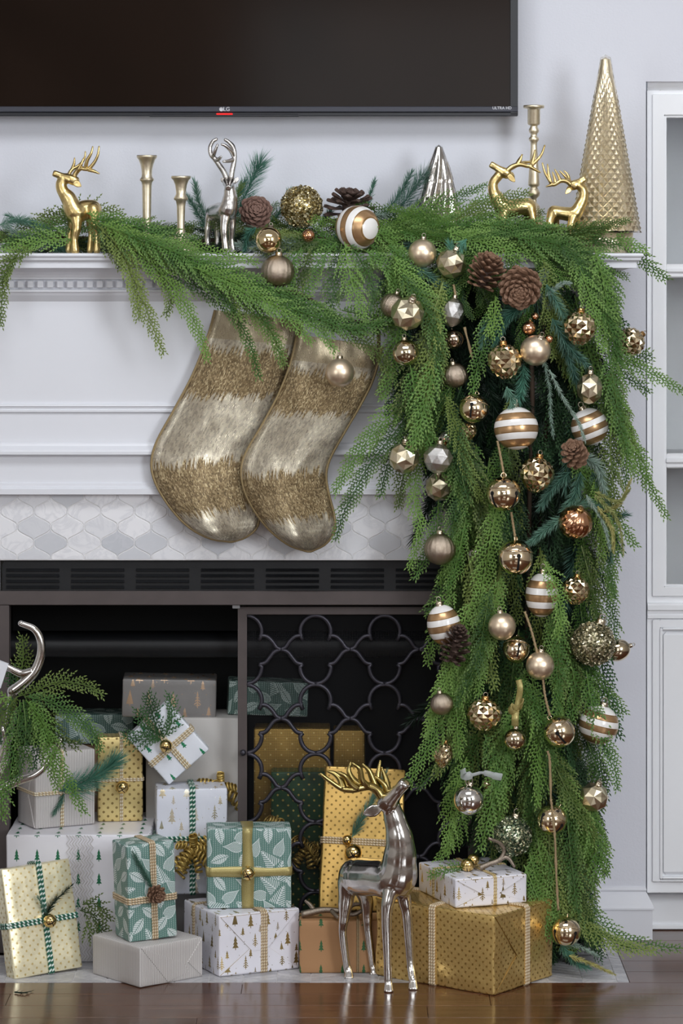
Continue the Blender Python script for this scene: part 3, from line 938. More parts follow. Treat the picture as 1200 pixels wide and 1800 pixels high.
branch([[(128, 314), (134, 303), (142, 296, -.004), (155, 297, -.008), (166, 285, -.01), (172, 272, -.012), (174, 258, -.012)], [(138, 299, -.004), (143, 288, -.006), (147, 278, -.006)], [(150, 297, -.006), (153, 283, -.01), (160, 270, -.012), (163, 258, -.012)],
        [(155, 298, -.008), (165, 301, -.012), (174, 305, -.014)]], Y - .004, 4.6, M['brass'], 'antler', d)
branch([[(122, 313), (122, 305, .004), (128, 297, .008), (137, 292, .01), (148, 280, .012), (150, 267, .012)], [(126, 299, .008), (130, 288, .01), (131, 278, .01)]], Y + .006, 4, M['brass'], 'antler', d)
# 2: silver deer on the mantel, turned to the viewer
Y = -.045
d = deer('silver metal deer with curled antlers facing the room beside the short candlestick', V((W(388, 0, Y).x, Y, MT)),
         [[(376, 374, Y + .055, 15), (386, 372, Y + .02, 16.5), (399, 370, Y - .018, 17.5), (404, 350, Y - .022, 13.5), (404, 337, Y - .024, 11), (403, 322, Y - .026, 8)],
          [(397, 378, Y - .024, 10), (394, 400, Y - .027, 7.5), (395, 420, Y - .027, 6.2), (397, 438, Y - .027, 7)],
          [(406, 376, Y - .012, 9), (408, 398, Y - .012, 6.5), (407, 420, Y - .01, 5.2), (409, 438, Y - .01, 6)],
          [(371, 378, Y + .045, 10), (366, 400, Y + .045, 7), (364, 420, Y + .045, 5.2), (366, 437, Y + .045, 6)],
          [(380, 378, Y + .055, 9), (382, 402, Y + .06, 7), (382, 420, Y + .06, 5.2), (382, 437, Y + .06, 6)]],
         [head((401, 331), (402, 308), (402, 326), Y - .06, Y - .014, .007, .0115)], M['silver2'], GD)
leafear((396, 320), (388, 313), 4.5, Y - .025, M['silver2'], d); leafear((410, 322), (419, 312), 4.5, Y - .025, M['silver2'], d)
branch([[(398, 314), (393, 302), (385, 290), (378, 280), (371, 272), (369, 260), (374, 249), (380, 245)], [(374, 276), (377, 268, -.01), (382, 255, -.014)], [(380, 282), (385, 279, -.012), (388, 276, -.018)]], Y - .024, 5, M['silver2'], 'antler', d, tipf=.55)
branch([[(406, 314), (408, 300), (411, 285), (412, 272), (410, 260), (402, 250), (396, 246)], [(411, 280), (403, 283, -.01), (393, 284, -.018)], [(411, 275), (405, 264, -.01), (396, 256, -.016), (390, 254, -.018)], [(412, 268), (409, 256, .01), (400, 247, .012)]], Y - .024, 5, M['silver2'], 'antler', d, tipf=.55)
# 3: brass deer looking back
Y = -.03
d = deer('gold metal deer looking up to the left in front of the tallest candlestick', V((W(905, 0, Y).x, Y, MT)),
         [[(927, 363, Y + .01, 15.5), (908, 364, Y + .006, 15), (887, 366, Y, 17), (874, 349, Y, 12.5), (867, 335, Y, 9.5), (867, 321, Y, 8.5), (876, 309, Y, 8.5)],
          [(885, 370, Y - .006, 11), (884, 390, Y - .012, 7.5), (885, 410, Y - .012, 5.8), (885, 441, Y - .012, 6)],
          [(881, 370, Y + .006, 9), (879, 390, Y + .014, 6), (880, 412, Y + .014, 5), (880, 440, Y + .014, 6)],
          [(931, 364, Y + .004, 11), (936, 384, Y, 8), (940, 399, Y, 6), (940, 441, Y, 6)],
          [(927, 364, Y + .014, 10), (927, 384, Y + .026, 7), (932, 402, Y + .026, 5.5), (932, 440, Y + .026, 6)]],
         [head((861, 288), (897, 299), (893, 318), Y, Y, .007, .012)], M['brass'], GD)
leafear((892, 306), (905, 320), 5.5, Y - .009, M['brass'], d, -.003); leafear((893, 302), (904, 312), 4.5, Y + .009, M['brass'], d, .004)
branch([[(889, 302), (900, 293), (914, 289), (930, 292), (941, 284), (951, 272), (957, 256)], [(908, 290), (914, 281), (917, 272)], [(934, 290), (938, 276), (940, 264)], [(930, 292), (940, 298), (949, 303)]], Y - .006, 4.6, M['brass'], 'antler', d)
branch([[(889, 301), (902, 294), (918, 286, .01), (932, 284, .014), (938, 274, .016)], [(905, 293), (913, 279, .01), (918, 272, .012)]], Y + .006, 3.8, M['brass'], 'antler', d)
# 4: small brass deer facing right
Y = -.06
d = deer('small gold metal deer facing right beside the tall gold glass tree', V((W(990, 0, Y).x, Y, MT)),
         [[(974, 374, Y + .01, 13), (988, 375, Y + .006, 12), (1008, 376, Y, 13.5), (1019, 361, Y, 10.5), (1025, 346, Y, 8.5), (1024, 333, Y, 8), (1016, 326, Y, 7.5)],
          [(1007, 380, Y - .005, 9), (1003, 396, Y - .01, 6.5), (1001, 412, Y - .01, 5.2), (1001, 441, Y - .01, 6)],
          [(1011, 380, Y + .005, 8), (1014, 396, Y + .012, 5.5), (1014, 412, Y + .012, 4.8), (1014, 441, Y + .012, 6)],
          [(970, 376, Y + .004, 9), (966, 392, Y - .006, 7), (965, 410, Y - .006, 5.8), (965, 441, Y - .006, 6)],
          [(975, 376, Y + .014, 8.5), (977, 392, Y + .02, 6), (976, 410, Y + .02, 5.2), (976, 440, Y + .02, 6)]],
         [head((1029, 313), (1000, 320), (1004, 338), Y, Y, .006, .010)], M['brass'], GD)
leafear((1004, 330), (993, 341), 4.5, Y - .008, M['brass'], d, -.003); leafear((1005, 327), (995, 334), 4, Y + .008, M['brass'], d, .004)
branch([[(1003, 325), (996, 319), (985, 318), (972, 325), (964, 315), (957, 302), (953, 287)], [(972, 324), (966, 326), (960, 328)], [(968, 322), (964, 306), (962, 289)], [(985, 318), (981, 309), (975, 298)], [(976, 322), (974, 312), (971, 303)]], Y - .006, 4.2, M['brass'], 'antler', d)
branch([[(1003, 323), (998, 315, .006), (992, 309, .01), (984, 301, .012)], [(1000, 318, .006), (998, 308, .01), (991, 300, .012)]], Y + .006, 3.8, M['brass'], 'antler', d)
# 5: the big polished deer on the floor
d = deer('large polished silver deer with brassy antlers standing on the floor before the presents', V((W(668, 0, -.23).x, -.23, 0)),
         [[(626, 1540, -.186, 32), (640, 1541, -.2, 34), (664, 1542, -.23, 33), (695, 1543, -.26, 37), (702, 1508, -.268, 30), (702, 1476, -.272, 25), (695, 1445, -.272, 20), (687, 1418, -.272, 17)],
          [(690, 1555, -.275, 18), (682, 1584, -.286, 12), (679, 1614, -.288, 9.6), (681, 1690, -.288, 7.4), (682, 1722, -.287, 7.4), (683, 1736, -.288, 7)],
          [(704, 1555, -.255, 18), (711, 1584, -.252, 12), (716, 1614, -.25, 9.6), (721, 1690, -.256, 7.4), (725, 1720, -.266, 7.4), (727, 1733, -.27, 7)],
          [(612, 1548, -.186, 19), (608, 1582, -.184, 14), (604, 1616, -.184, 9.5), (602, 1640, -.18, 8), (608, 1690, -.18, 7), (611, 1705, -.18, 7.2), (613, 1713, -.181, 6.6)],
          [(630, 1548, -.178, 18), (643, 1582, -.16, 13), (645, 1612, -.155, 9.5), (647, 1640, -.152, 8), (653, 1685, -.152, 6.8), (655, 1699, -.152, 7.2), (658, 1708, -.153, 6.6)]],
         [head((714, 1374), (664, 1404), (684, 1432), -.3, -.268, .014, .022), hoof(683, 1726, -.288), hoof(726, 1722, -.27), hoof(613, 1704, -.181), hoof(657, 1699, -.153)], M['silver'], None, .0021, 7)
leafear((670, 1420), (638, 1431), 11, -.285, M['silver'], d, -.006); leafear((684, 1404), (694, 1398), 7, -.25, M['silver'], d, .02)
branch([[(673, 1405), (663, 1390), (650, 1382, -.004), (636, 1384, -.01), (618, 1388, -.016), (600, 1386, -.02), (580, 1373, -.024), (564, 1361, -.026)], [(603, 1387, -.02), (598, 1370, -.014), (588, 1360, -.01), (577, 1356, -.008)],
        [(628, 1386, -.014), (616, 1378, -.02), (606, 1364, -.024), (594, 1358, -.026)], [(640, 1383, -.008), (622, 1372, -.006), (613, 1356, -.004), (616, 1341, -.002)], [(645, 1382, -.008), (636, 1372, -.016), (632, 1352, -.02), (620, 1342, -.022)]], -.278, 8.6, M['antbrass'], 'antler', d)
branch([[(676, 1405), (662, 1386), (655, 1370), (648, 1354), (638, 1344)], [(682, 1398), (677, 1382), (668, 1372), (660, 1366)], [(662, 1384, .006), (664, 1362, .01), (668, 1338, .012)], [(682, 1394), (679, 1372, .006), (671, 1350, .01)]], -.266, 8, M['antbrass'], 'antler', d)

# ------------------------------------------------------------------ sequin stockings
def g_sequin():
    g = NG('gold_sequin_cloth', .32, .85)
    u, v, _ = g.xyz(g.tc('UV'))                    # u across (0..1), v along (0 top .. 1 toe)
    n = g.noise(7, g.vec(u * 6.0, v * 1.2), 2)
    cu = u * 88.0
    colr = g.white(cu.fl(), 3.0)
    vv = v + (colr - .5) * .05 + (n - .5) * .03
    def band(a, b, sft=.012): return ((vv - a) / sft).cl() * ((b - vv) / sft).cl()
    dark = band(.13, .33).mx(band(.585, .80))
    seq = g.white(cu.fl(), (v * 150.0 + colr).fl())
    ln = ((cu.fr() - .5).ab() < .36)
    gap = g.white(cu.fl(), (v * 22.0 + colr * 9.0).fl(), 7.0)
    bron = g.ramp(seq * .7 + gap * .3, [(.1, lin('#55432b')), (.45, lin('#8c7551')), (.75, lin('#b9a47d')), (1, lin('#ead9ae'))])
    cu2 = u * 72.0
    sq2 = g.white(cu2.fl(), (v * 75.0 + g.white(cu2.fl(), 5.0)).fl())
    sil = g.ramp(sq2 * .45 + g.noise(6, g.vec(u * 3.0, v * 2.0)) * .55, [(.2, lin('#a3998a')), (.5, lin('#c9bfab')), (.75, lin('#d8ceb8')), (1, lin('#f3ead2'))])
    c = g.mix(dark * ln, sil, bron)
    top = (v < .1)
    c = g.mix(top, c, lin('#b3a58b'))
    c = g.mix(dark * (1 - ln), c, lin('#8f7f63'))
    g.set(color=c, metal=dark * -.25 + .8, rough=dark * .1 + seq * .12 + .26)
    g.bump(seq * .6 + sq2 * .4 + ((cu.fr() - .5).ab()) * .6, .0016, .75)
    return g.mat
M['sequin'] = g_sequin()
M['piping'] = plain('gold_piping_cord', '#9a8660', .5, .4, 400, .1)
def stocking(label, left, right, Yb, T, seed):
    r = empty('stocking', W(left[0][0], left[0][1], Yb), label, 'stocking', 'gold sequin stockings')
    n, m_ = 46, 22
    def samp(P, t):
        d = [0]
        for a, b in zip(P, P[1:]): d.append(d[-1] + math.hypot(b[0] - a[0], b[1] - a[1]))
        x = t * d[-1]
        for i in range(len(P) - 1):
            if x <= d[i + 1] + 1e-9:
                f = (x - d[i]) / max(1e-9, d[i + 1] - d[i]); return V((P[i][0] + (P[i + 1][0] - P[i][0]) * f, P[i][1] + (P[i + 1][1] - P[i][1]) * f, 0))
        return V((P[-1][0], P[-1][1], 0))
    Ls = [(q.x, q.y) for q in catmull([V((a, b, 0)) for a, b in left], 6)]
    Rs = [(q.x, q.y) for q in catmull([V((a, b, 0)) for a, b in right], 6)]
    mb = MB(); vs = []; uv = []
    for i in range(n + 1):
        t = i / n; a = samp(Ls, t); b = samp(Rs, t)
        for k in range(m_ + 1):
            u = k / m_; q = a + (b - a) * u
            e = max(0, 1 - (2 * u - 1) ** 2) ** .5
            e2 = min(1, (1 - t) / .12) ** .5 if t > .88 else 1
            wr = noise.noise(V((q.x * .022 + seed, q.y * .016, seed))) * .0055 + noise.noise(V((q.x * .06 + seed, q.y * .05, 3))) * .0022
            dep = Yb - e * e2 * T * (.75 + .25 * t) - wr * e * e2
            vs.append(W(q.x, q.y, dep)); uv.append((u, t))
    fs = []; uvs = []
    for i in range(n):
        for k in range(m_):
            f = (i * (m_ + 1) + k, (i + 1) * (m_ + 1) + k, (i + 1) * (m_ + 1) + k + 1, i * (m_ + 1) + k + 1)
            fs.append(f); uvs.append([uv[j] for j in f])
    mb.add(vs, fs, True, uvs)
    back = [V((p.x, Yb + .004, p.z)) for p in vs]
    mb.add(back, [tuple(reversed(f)) for f in fs], True, [list(reversed(q)) for q in uvs])
    mb.build('body', M['sequin'], r, world=True)
    rim = [vs[i * (m_ + 1)] for i in range(n + 1)] + [vs[n * (m_ + 1) + k] for k in range(1, m_)] + [vs[i * (m_ + 1) + m_] for i in range(n, -1, -1)]
    mb = MB(); mb.tube([p + V((0, .0, 0)) for p in rim], .0026, 8); mb.build('piping', M['piping'], r, world=True)
    # hanging loop up to the mantel
    a = W(right[0][0] - 8, right[0][1] + 3, Yb)
    mb = MB(); mb.tube([a, a + V((0, -.004, .03)), a + V((0, -.01, .06)), a + V((.003, -.006, .03)), a + V((.003, 0, 0))], .0022, 6); mb.build('hanging_loop', M['piping'], r, world=True)
stocking('gold sequin stocking hanging behind, its toe tucked under the other stocking',
         [(378, 545), (365, 592), (338, 660), (305, 722), (276, 775), (266, 812), (272, 846), (296, 888), (330, 925), (368, 946), (404, 952)],
         [(532, 565), (522, 612), (505, 668), (484, 722), (462, 772), (448, 820), (452, 868), (456, 898), (452, 926), (432, 944), (408, 952)], -.026, .026, 1.3)
stocking('gold sequin stocking in front with its toe pointing right beside the cascading greenery',
         [(522, 588), (510, 640), (488, 696), (460, 748), (434, 792), (424, 822), (428, 858), (446, 896), (474, 932), (508, 958), (540, 969)],
         [(672, 610), (655, 668), (632, 714), (604, 762), (580, 806), (573, 836), (578, 870), (587, 905), (588, 932), (572, 956), (546, 969)], -.056, .032, 4.1)
# ------------------------------------------------------------------ baubles, bells, cones on the garland
UNIT = {}
def unit(key, fn):
    if key not in UNIT: UNIT[key] = fn()
    return UNIT[key]
def sphere_mesh(name, mat, r=1.0, nu=40, nv=24):
    mb = MB(); mb.ball(V((0, 0, 0)), r, nu, nv); return mb.mesh(name, mat)
def cap_parts(big=False):
    mb = MB(); k = 1.25 if big else 1
    pr = [(.235 * k, .93), (.25 * k, .95), (.235 * k, .99), (.215 * k, 1.0), (.215 * k, 1.14), (.2 * k, 1.17), (.1, 1.185), (1e-4, 1.19)]
    n = 28; vs = []; fs = []
    for i, (r, z) in enumerate(pr):
        for j in range(n):
            a = 2 * PI * j / n; rr = r * (1 + (.04 if j % 2 and 2 <= i <= 5 else 0))
            vs.append(V((rr * math.cos(a), rr * math.sin(a), z)))
    fs = [(i * n + j, i * n + (j + 1) % n, (i + 1) * n + (j + 1) % n, (i + 1) * n + j) for i in range(len(pr) - 1) for j in range(n)]
    mb.add(vs, fs, True)
    return mb
def ring_mb():
    mb = MB()
    mb.tube([V((.13 * math.cos(t * PI / 8), 0, 1.27 + .13 * math.sin(t * PI / 8))) for t in range(16)], .028, 6, True)
    return mb
def star_ball(mat):
    # five-armed facet stars: every icosahedron face cut in six, the edge centres sunk
    bm = bmesh.new(); bmesh.ops.create_icosphere(bm, subdivisions=1, radius=1)
    bm.verts.ensure_lookup_table()
    vs = []; fs = []; idx = {}
    def vid(p, k):
        q = (round(p.x, 4), round(p.y, 4), round(p.z, 4))
        if q not in idx: idx[q] = len(vs); vs.append(p.normalized() * k)
        return idx[q]
    for f in bm.faces:
        P = [v.co for v in f.verts]; c = (P[0] + P[1] + P[2]).normalized(); ci = vid(c, 1.0)
        for i in range(3):
            a, b = P[i], P[(i + 1) % 3]; m = ((a + b) / 2).normalized(); mi = vid(m, .9)
            fs += [(vid(a, .985), mi, ci), (mi, vid(b, .985), ci)]
    bm.free()
    mb = MB(); mb.add(vs, fs); me = mb.mesh('ball', mat); fix_normals(me); return me
def lowpoly(mat):
    mb = MB(); n = 9; vs = []
    pr = [(.3, .95), (.72, .66), (.99, .18), (.93, -.34), (.6, -.78), (.2, -.97)]
    for i, (r, z) in enumerate(pr):
        for j in range(n):
            a = 2 * PI * (j + .5 * (i % 2)) / n; vs.append(V((r * math.cos(a), r * math.sin(a), z)))
    fs = []
    for i in range(len(pr) - 1):
        for j in range(n):
            a, b = i * n + j, i * n + (j + 1) % n; c, d = a + n, b + n
            fs += [(a, c, b), (b, c, d)] if i % 2 == 0 else [(a, c, d), (a, d, b)]
    fs += [tuple(range(n)), tuple(range((len(pr) - 1) * n, len(pr) * n))[::-1]]
    mb.add(vs, fs); me = mb.mesh('ball', mat); fix_normals(me); return me
def emboss(mat, prof, cols, rows, amp):
    mb = MB(); vs = []; fs = []
    for i in range(rows + 1):
        t = i / rows; r, z = prof(t)
        for k in range(cols):
            a = 2 * PI * k / cols
            d = 1 + (amp if (i + k) % 2 == 0 else -amp * .5) * min(1, r * 3)
            vs.append(V((r * d * math.cos(a), r * d * math.sin(a), z * (1 + (d - 1) * .6))))
    for i in range(rows):
        for k in range(cols):
            a, b = i * cols + k, i * cols + (k + 1) % cols; c, d = a + cols, b + cols
            fs += [(a, c, b), (b, c, d)] if (i + k) % 2 == 0 else [(a, c, d), (a, d, b)]
    mb.add(vs, fs); me = mb.mesh('ball', mat); fix_normals(me); return me
def onion(t):
    th = PI * t
    r = math.sin(th) ** .85
    z = math.cos(th)
    if t > .55: z = -((-z) ** 1.0) - .22 * ((t - .55) / .45) ** 2; r = r * (1 - .18 * ((t - .55) / .45))
    return max(r, .004), z * .93
def rib(mat, n=14, tw=2.2):
    mb = MB(); nu, nv = 112, 28; vs = []
    for i in range(nv + 1):
        th = PI * i / nv
        for j in range(nu):
            a = 2 * PI * j / nu
            k = 1 + .055 * abs(math.sin(n * a / 2 + tw * th)) * math.sin(th) - .03
            vs.append(V((k * math.sin(th) * math.cos(a), k * math.sin(th) * math.sin(a), math.cos(th))))
    mb.add(vs, [(i * nu + j, (i + 1) * nu + j, (i + 1) * nu + (j + 1) % nu, i * nu + (j + 1) % nu) for i in range(nv) for j in range(nu)], True)
    return mb.mesh('ball', mat)
def leafball(mat):
    mb = MB(); nu, nv = 120, 48; vs = []
    for i in range(nv + 1):
        t = i / nv; th = PI * t
        for j in range(nu):
            a = j / nu * 10
            rowf = t * 2.2; h = 0
            for q in (0, 1):
                aa = (a + .5 * q) % 1 - .5; tt = (rowf + .5 * q) % 1
                w = .5 * math.sin(PI * tt) ** .8
                if abs(aa) < w: h = max(h, (1 - abs(aa) / max(w, 1e-3)) * .6 + .4)
            k = 1 + .06 * (h - .5) * math.sin(th) ** .7
            vs.append(V((k * math.sin(th) * math.cos(2 * PI * j / nu), k * math.sin(th) * math.sin(2 * PI * j / nu), math.cos(th))))
    mb.add(vs, [(i * nu + j, (i + 1) * nu + j, (i + 1) * nu + (j + 1) % nu, i * nu + (j + 1) % nu) for i in range(nv) for j in range(nu)], True)
    return mb.mesh('ball', mat)
def glitterball(mat, seed, n=520):
    rg = random.Random(seed); mb = MB()
    mb.ball(V((0, 0, 0)), .94, 28, 16)
    for i in range(n):
        z = 1 - 2 * (i + .5) / n; a = i * 2.399963
        r = (1 - z * z) ** .5; p = V((r * math.cos(a), r * math.sin(a), z)) + V((rg.uniform(-.05, .05), rg.uniform(-.05, .05), rg.uniform(-.05, .05)))
        p.normalize(); s_ = rg.uniform(.05, .095)
        u = p.orthogonal().normalized(); u.rotate(Matrix.Rotation(rg.uniform(0, 6), 3, p)); w = p.cross(u)
        tl = p * .93 + u * 0
        tilt = (p + u * rg.uniform(-.5, .5) + w * rg.uniform(-.5, .5)).normalized()
        u = tilt.orthogonal().normalized(); w = tilt.cross(u); m_ = rg.choice((4, 5, 6, 8))
        c = p * rg.uniform(.95, 1.03)
        ring = [c + u * s_ * math.cos(2 * PI * k / m_) + w * s_ * math.sin(2 * PI * k / m_) * rg.uniform(.6, 1) for k in range(m_)]
        b = [q - tilt * s_ * .8 for q in ring]
        mb.add(ring + b, [tuple(range(m_))] + [(k, k + m_, (k + 1) % m_ + m_, (k + 1) % m_) for k in range(m_)])
    return mb.mesh('ball', mat)
def patch(poly, dirv, upv, lift=1.006):
    n = V(dirv).normalized(); u = V(upv) - n * V(upv).dot(n); u.normalize(); r = n.cross(u) * -1
    pts = [(n + r * x + u * y).normalized() * lift for x, y in poly]
    return pts
def bell_slots():
    mb = MB()
    for k in range(1):
        a = PI / 4 + k * PI / 2
        # dark keyhole patch down the lower half, painted shade of a slot
        for (cx, cz, rr) in ((0, .02, .115),):
            def sp(x, lat):
                lo = a + x / max(.3, math.cos(lat)); return V((math.cos(lat) * math.cos(lo), math.cos(lat) * math.sin(lo), math.sin(lat))) * 1.008
            c = sp(0, -.02); ring = [sp(.13 * math.cos(t * PI / 8), -.02 + .13 * math.sin(t * PI / 8)) for t in range(16)]
            mb.add([c] + ring, [(0, 1 + t, 1 + (t + 1) % 16) for t in range(16)])
            L = 8; st = []
            for i in range(L + 1):
                la = -.1 - i * .85 / L; st += [sp(-.062, la), sp(.062, la)]
            mb.add(st, [(2 * i, 2 * i + 1, 2 * i + 3, 2 * i + 2) for i in range(L)])
    return mb
def bell_stars():  # dark star laid on the shell, painted shade of a hole
    mb = MB()
    for k in range(1):
        a = k * PI / 2
        def sp(x, lat):
            lo = a + x / math.cos(lat); return V((math.cos(lat) * math.cos(lo), math.cos(lat) * math.sin(lo), math.sin(lat))) * 1.008
        ring = []
        for t in range(10):
            r_ = .17 if t % 2 == 0 else .07; an = PI / 2 + t * PI / 5
            ring.append(sp(r_ * math.cos(an), .72 + r_ * math.sin(an)))
        mb.add([sp(0, .72)] + ring, [(0, 1 + t, 1 + (t + 1) % 10) for t in range(10)])
    return mb
def bell_band():
    mb = MB(); mb.lathe([(.975, .26), (1.0, .275), (1.01, .30), (1.0, .325), (.955, .34)], 40); return mb

ORN = []       # (px, py, r_px) keep the fronds in front clear of these
def bauble(kind, px, py, r, label, Y=-.17, rot=(0, 0, 0), scale=(1, 1, 1), name='bauble', mat=None, hook=True, group=None, axis=None):
    c = W(px, py, Y)
    root = empty(name, c, label, 'bauble' if name == 'bauble' else 'bell', group)
    root.rotation_euler = tuple(R(x) for x in rot)
    if axis: root.rotation_euler = V(axis).to_track_quat('Z', 'Y').to_euler()
    s = r * S(Y); root.scale = (s * scale[0], s * scale[1], s * scale[2])
    ORN.append((px, py, r, Y))
    def put(nm, key, fn):
        return inst(nm, unit(key, fn), root)
    K = {'matte': ('mattegold', 'cap'), 'shiny': ('shiny', 'cap'), 'silver': ('msilver', 'cap'), 'merc': ('merc', 'cap'), 'copper': ('copper', 'capg')}
    cm = 'cap'
    if kind in K:
        put('ball', ('sph', K[kind][0]), lambda: sphere_mesh('ball', M[K[kind][0]])); cm = K[kind][1]
    elif kind == 'star': put('ball', 'star', lambda: star_ball(M['satin']))
    elif kind == 'crackle': put('ball', 'crackle', lambda: lowpoly(M['mercs']))
    elif kind == 'emboss': put('ball', 'emboss', lambda: emboss(M['emboss'], onion, 20, 11, .06)); cm = 'capg'
    elif kind == 'rib': put('ball', 'rib', lambda: rib(M['copper'])); cm = 'capg'
    elif kind == 'leaf': put('ball', 'leaf', lambda: leafball(M['leafm']))
    elif kind == 'stripe': put('ball', 'stripe', lambda: sphere_mesh('ball', M['stripe'], 1, 48, 28))
    elif kind.startswith('glit'): put('ball', kind, lambda: glitterball(M[kind], int(kind[-1])))
    elif kind == 'bell':
        mt = mat or 'bellgold'
        put('shell', ('bell', mt), lambda: sphere_mesh('shell', M[mt]))
        put('seam', ('band', mt), lambda: bell_band().mesh('seam', M[mt]))
        for k in range(4):
            put('slot', 'slots', lambda: bell_slots().mesh('slot', M['dark'])).rotation_euler = (0, 0, k * PI / 2)
            put('star_hole_shade', 'stars', lambda: bell_stars().mesh('star_hole_shade', M['dark'])).rotation_euler = (0, 0, k * PI / 2)
        def loop():
            mb = MB(); mb.tube([V((.15 * math.cos(t * PI / 8), 0, 1.06 + .15 * math.sin(t * PI / 8))) for t in range(16)], .035, 6, True); return mb.mesh('loop', M[mt])
        put('loop', ('loop', mt), loop)
        return root
    if hook:
        put('cap', ('cap', cm), lambda: cap_parts().mesh('cap', M[cm]))
        put('ring', 'ring', lambda: ring_mb().mesh('ring', M['hook']))
    return root

mg, st, sg, em, be = 'matte gold baubles', 'star-faceted gold baubles', 'white and gold striped baubles', 'diamond-embossed gold baubles', 'gold jingle bells'
# matte champagne balls
bauble('matte', 742, 445, 25, 'matte champagne gold ball just below the mantel edge, left of the first faceted ball', -.12, (0, 5, 0), group=mg)
b0 = bauble('matte', 597, 655, 25.5, 'matte champagne gold ball hanging alone on a thread in front of the stockings', -.125, (0, 0, 0), group=mg)
bauble('matte', 941, 616, 27, 'matte gold ball under the tiny copper balls, right of an embossed onion bauble', -.19, (25, 20, 0), group=mg)
bauble('matte', 882, 1101, 24.5, 'matte rose gold ball hanging above a half hidden jingle bell', -.2, (0, -8, 0), group=mg)
bauble('matte', 949, 1170, 25, 'matte rose gold ball on the jute string, lower right of its twin', -.2, (0, 4, 0), group=mg)
# star-faceted balls
bauble('star', 793, 463, 27.5, 'matte gold star-faceted ball tucked under the mantel greenery beside a smooth ball', -.135, (20, 10, 30), group=st)
bauble('star', 716, 551, 30.5, 'largest gold star-faceted ball at the left edge of the cascade, over a shiny ball', -.175, (35, 15, 5), group=st)
bauble('star', 1036, 683, 26, 'olive gold star-faceted ball above the tilted striped ball at right', -.175, (10, 0, 12), (.92, .92, 1.1), group=st)
bauble('star', 710, 805, 28, 'gold star-faceted ball hanging left of the crackled silver ball', -.16, (0, 10, 60), group=st)
bauble('star', 772, 856, 26, 'dark gold star-faceted ball half hidden below the crackled silver ball', -.12, (15, -10, 20), group=st)
bauble('star', 1043, 1401, 27, 'gold star-faceted ball near the bottom right, beside the lower jingle bell', -.16, (25, 0, 44), group=st)
# mercury glass
bauble('crackle', 795, 549, 23, 'tall silver crackled bauble in the dark hollow above the star bell', -.13, (0, 10, 10), (.95, .95, 1.15))
bauble('crackle', 770, 806, 27, 'silver crackled faceted ball beside the faceted gold one', -.18, (0, 8, 24))
bauble('merc', 713, 620, 23.5, 'shiny mercury glass ball with neck hanging below the largest faceted ball', -.165, (0, -6, 0))
bauble('shiny', 472, 422, 23.5, 'mirror gold ball perched on the mantel edge right of the silver deer', -.11, (-20, 8, 0))
bauble('merc', 905, 1300, 20, 'mercury glass ball hung on a small organza bow low in the cascade', -.19, (0, 4, 0))
rb = bauble('silver', 824, 1406, 27, 'silver mirror ball with a translucent ribbon at the lower left', -.2, (0, 5, 0))
bauble('merc', 1085, 1143, 20, 'smooth pale gold ball peeping out behind the big glitter ball', -.08, (0, 70, 0), (.95, .95, 1.15))
bauble('silver', 835, 975, 15, 'small silver ball deep in the greenery left of a jingle bell', -.08, (0, 30, 0))
bauble('silver', 784, 769, 12, 'tiny silver ball behind the crackled one', -.12, hook=False)
# copper
bauble('copper', 542, 414, 11.5, 'tiny copper ball lying on the mantel greenery left of the striped ball', -.1, (60, 0, 0))
bauble('copper', 929, 577, 13, 'tiny copper ball directly below the round pinecone', -.17, (0, 10, 0))
bauble('copper', 940, 556, 7, 'smallest copper bead against the lower edge of the round pinecone', -.16, hook=False)
bauble('copper', 965, 596, 7.5, 'small rosy bead right of the upper matte gold ball', -.17, (0, 30, 0), hook=False)
bauble('copper', 776, 782, 11, 'small orange copper ball wedged behind two faceted balls', -.135, hook=False)
bauble('rib', 1011, 918, 30, 'copper swirl-ribbed ball among the blue pine at right', -.18, (40, 15, 0))
# leaf-pattern mercury
bauble('leaf', 488, 477, 29, 'mottled silver leaf-patterned ball hanging over the mantel edge', -.115, (0, 4, 0))
bauble('leaf', 690, 537, 22, 'brown leaf-patterned ball half behind the largest faceted ball', -.13, (0, 20, 0))
bauble('leaf', 773, 965, 28, 'brown mottled leaf-patterned ball over the black fireplace hood', -.15, (0, 0, 20))
bauble('leaf', 776, 1237, 20, 'pale leaf-patterned ball at the left edge of the lower cascade', -.185, (0, -10, 10))
bauble('leaf', 800, 660, 22, 'gold mottled ball in shadow above the upper left jingle bell', -.135, (0, -16, 40))
# striped
bauble('stripe', 628, 400, 39, 'big white ball with gold stripes lying on the mantel edge, its pole showing', -.085, axis=(-.66, .75, .06), group=sg)
bauble('stripe', 907, 753, 39, 'white ball with level gold stripes in the middle of the cascade', -.19, (-8, -4, 0), (1, 1, .97), group=sg)
bauble('stripe', 1036, 750, 33, 'white ball with slanting gold stripes behind the small pinecone', -.135, (0, -22, 0), group=sg)
bauble('stripe', 952, 1046, 37, 'white and gold striped ball right of the lower big jingle bell', -.17, (0, 2, 0), (.78, .78, 1.05), group=sg)
bauble('stripe', 780, 1099, 33, 'striped egg-shaped ball at left beside the dark pinecone', -.16, (0, -12, 0), (.9, .9, 1.1), group=sg)
bauble('stripe', 1052, 1274, 35, 'white and gold striped ball at the lower right edge of the cascade', -.13, (0, 14, 0), group=sg)
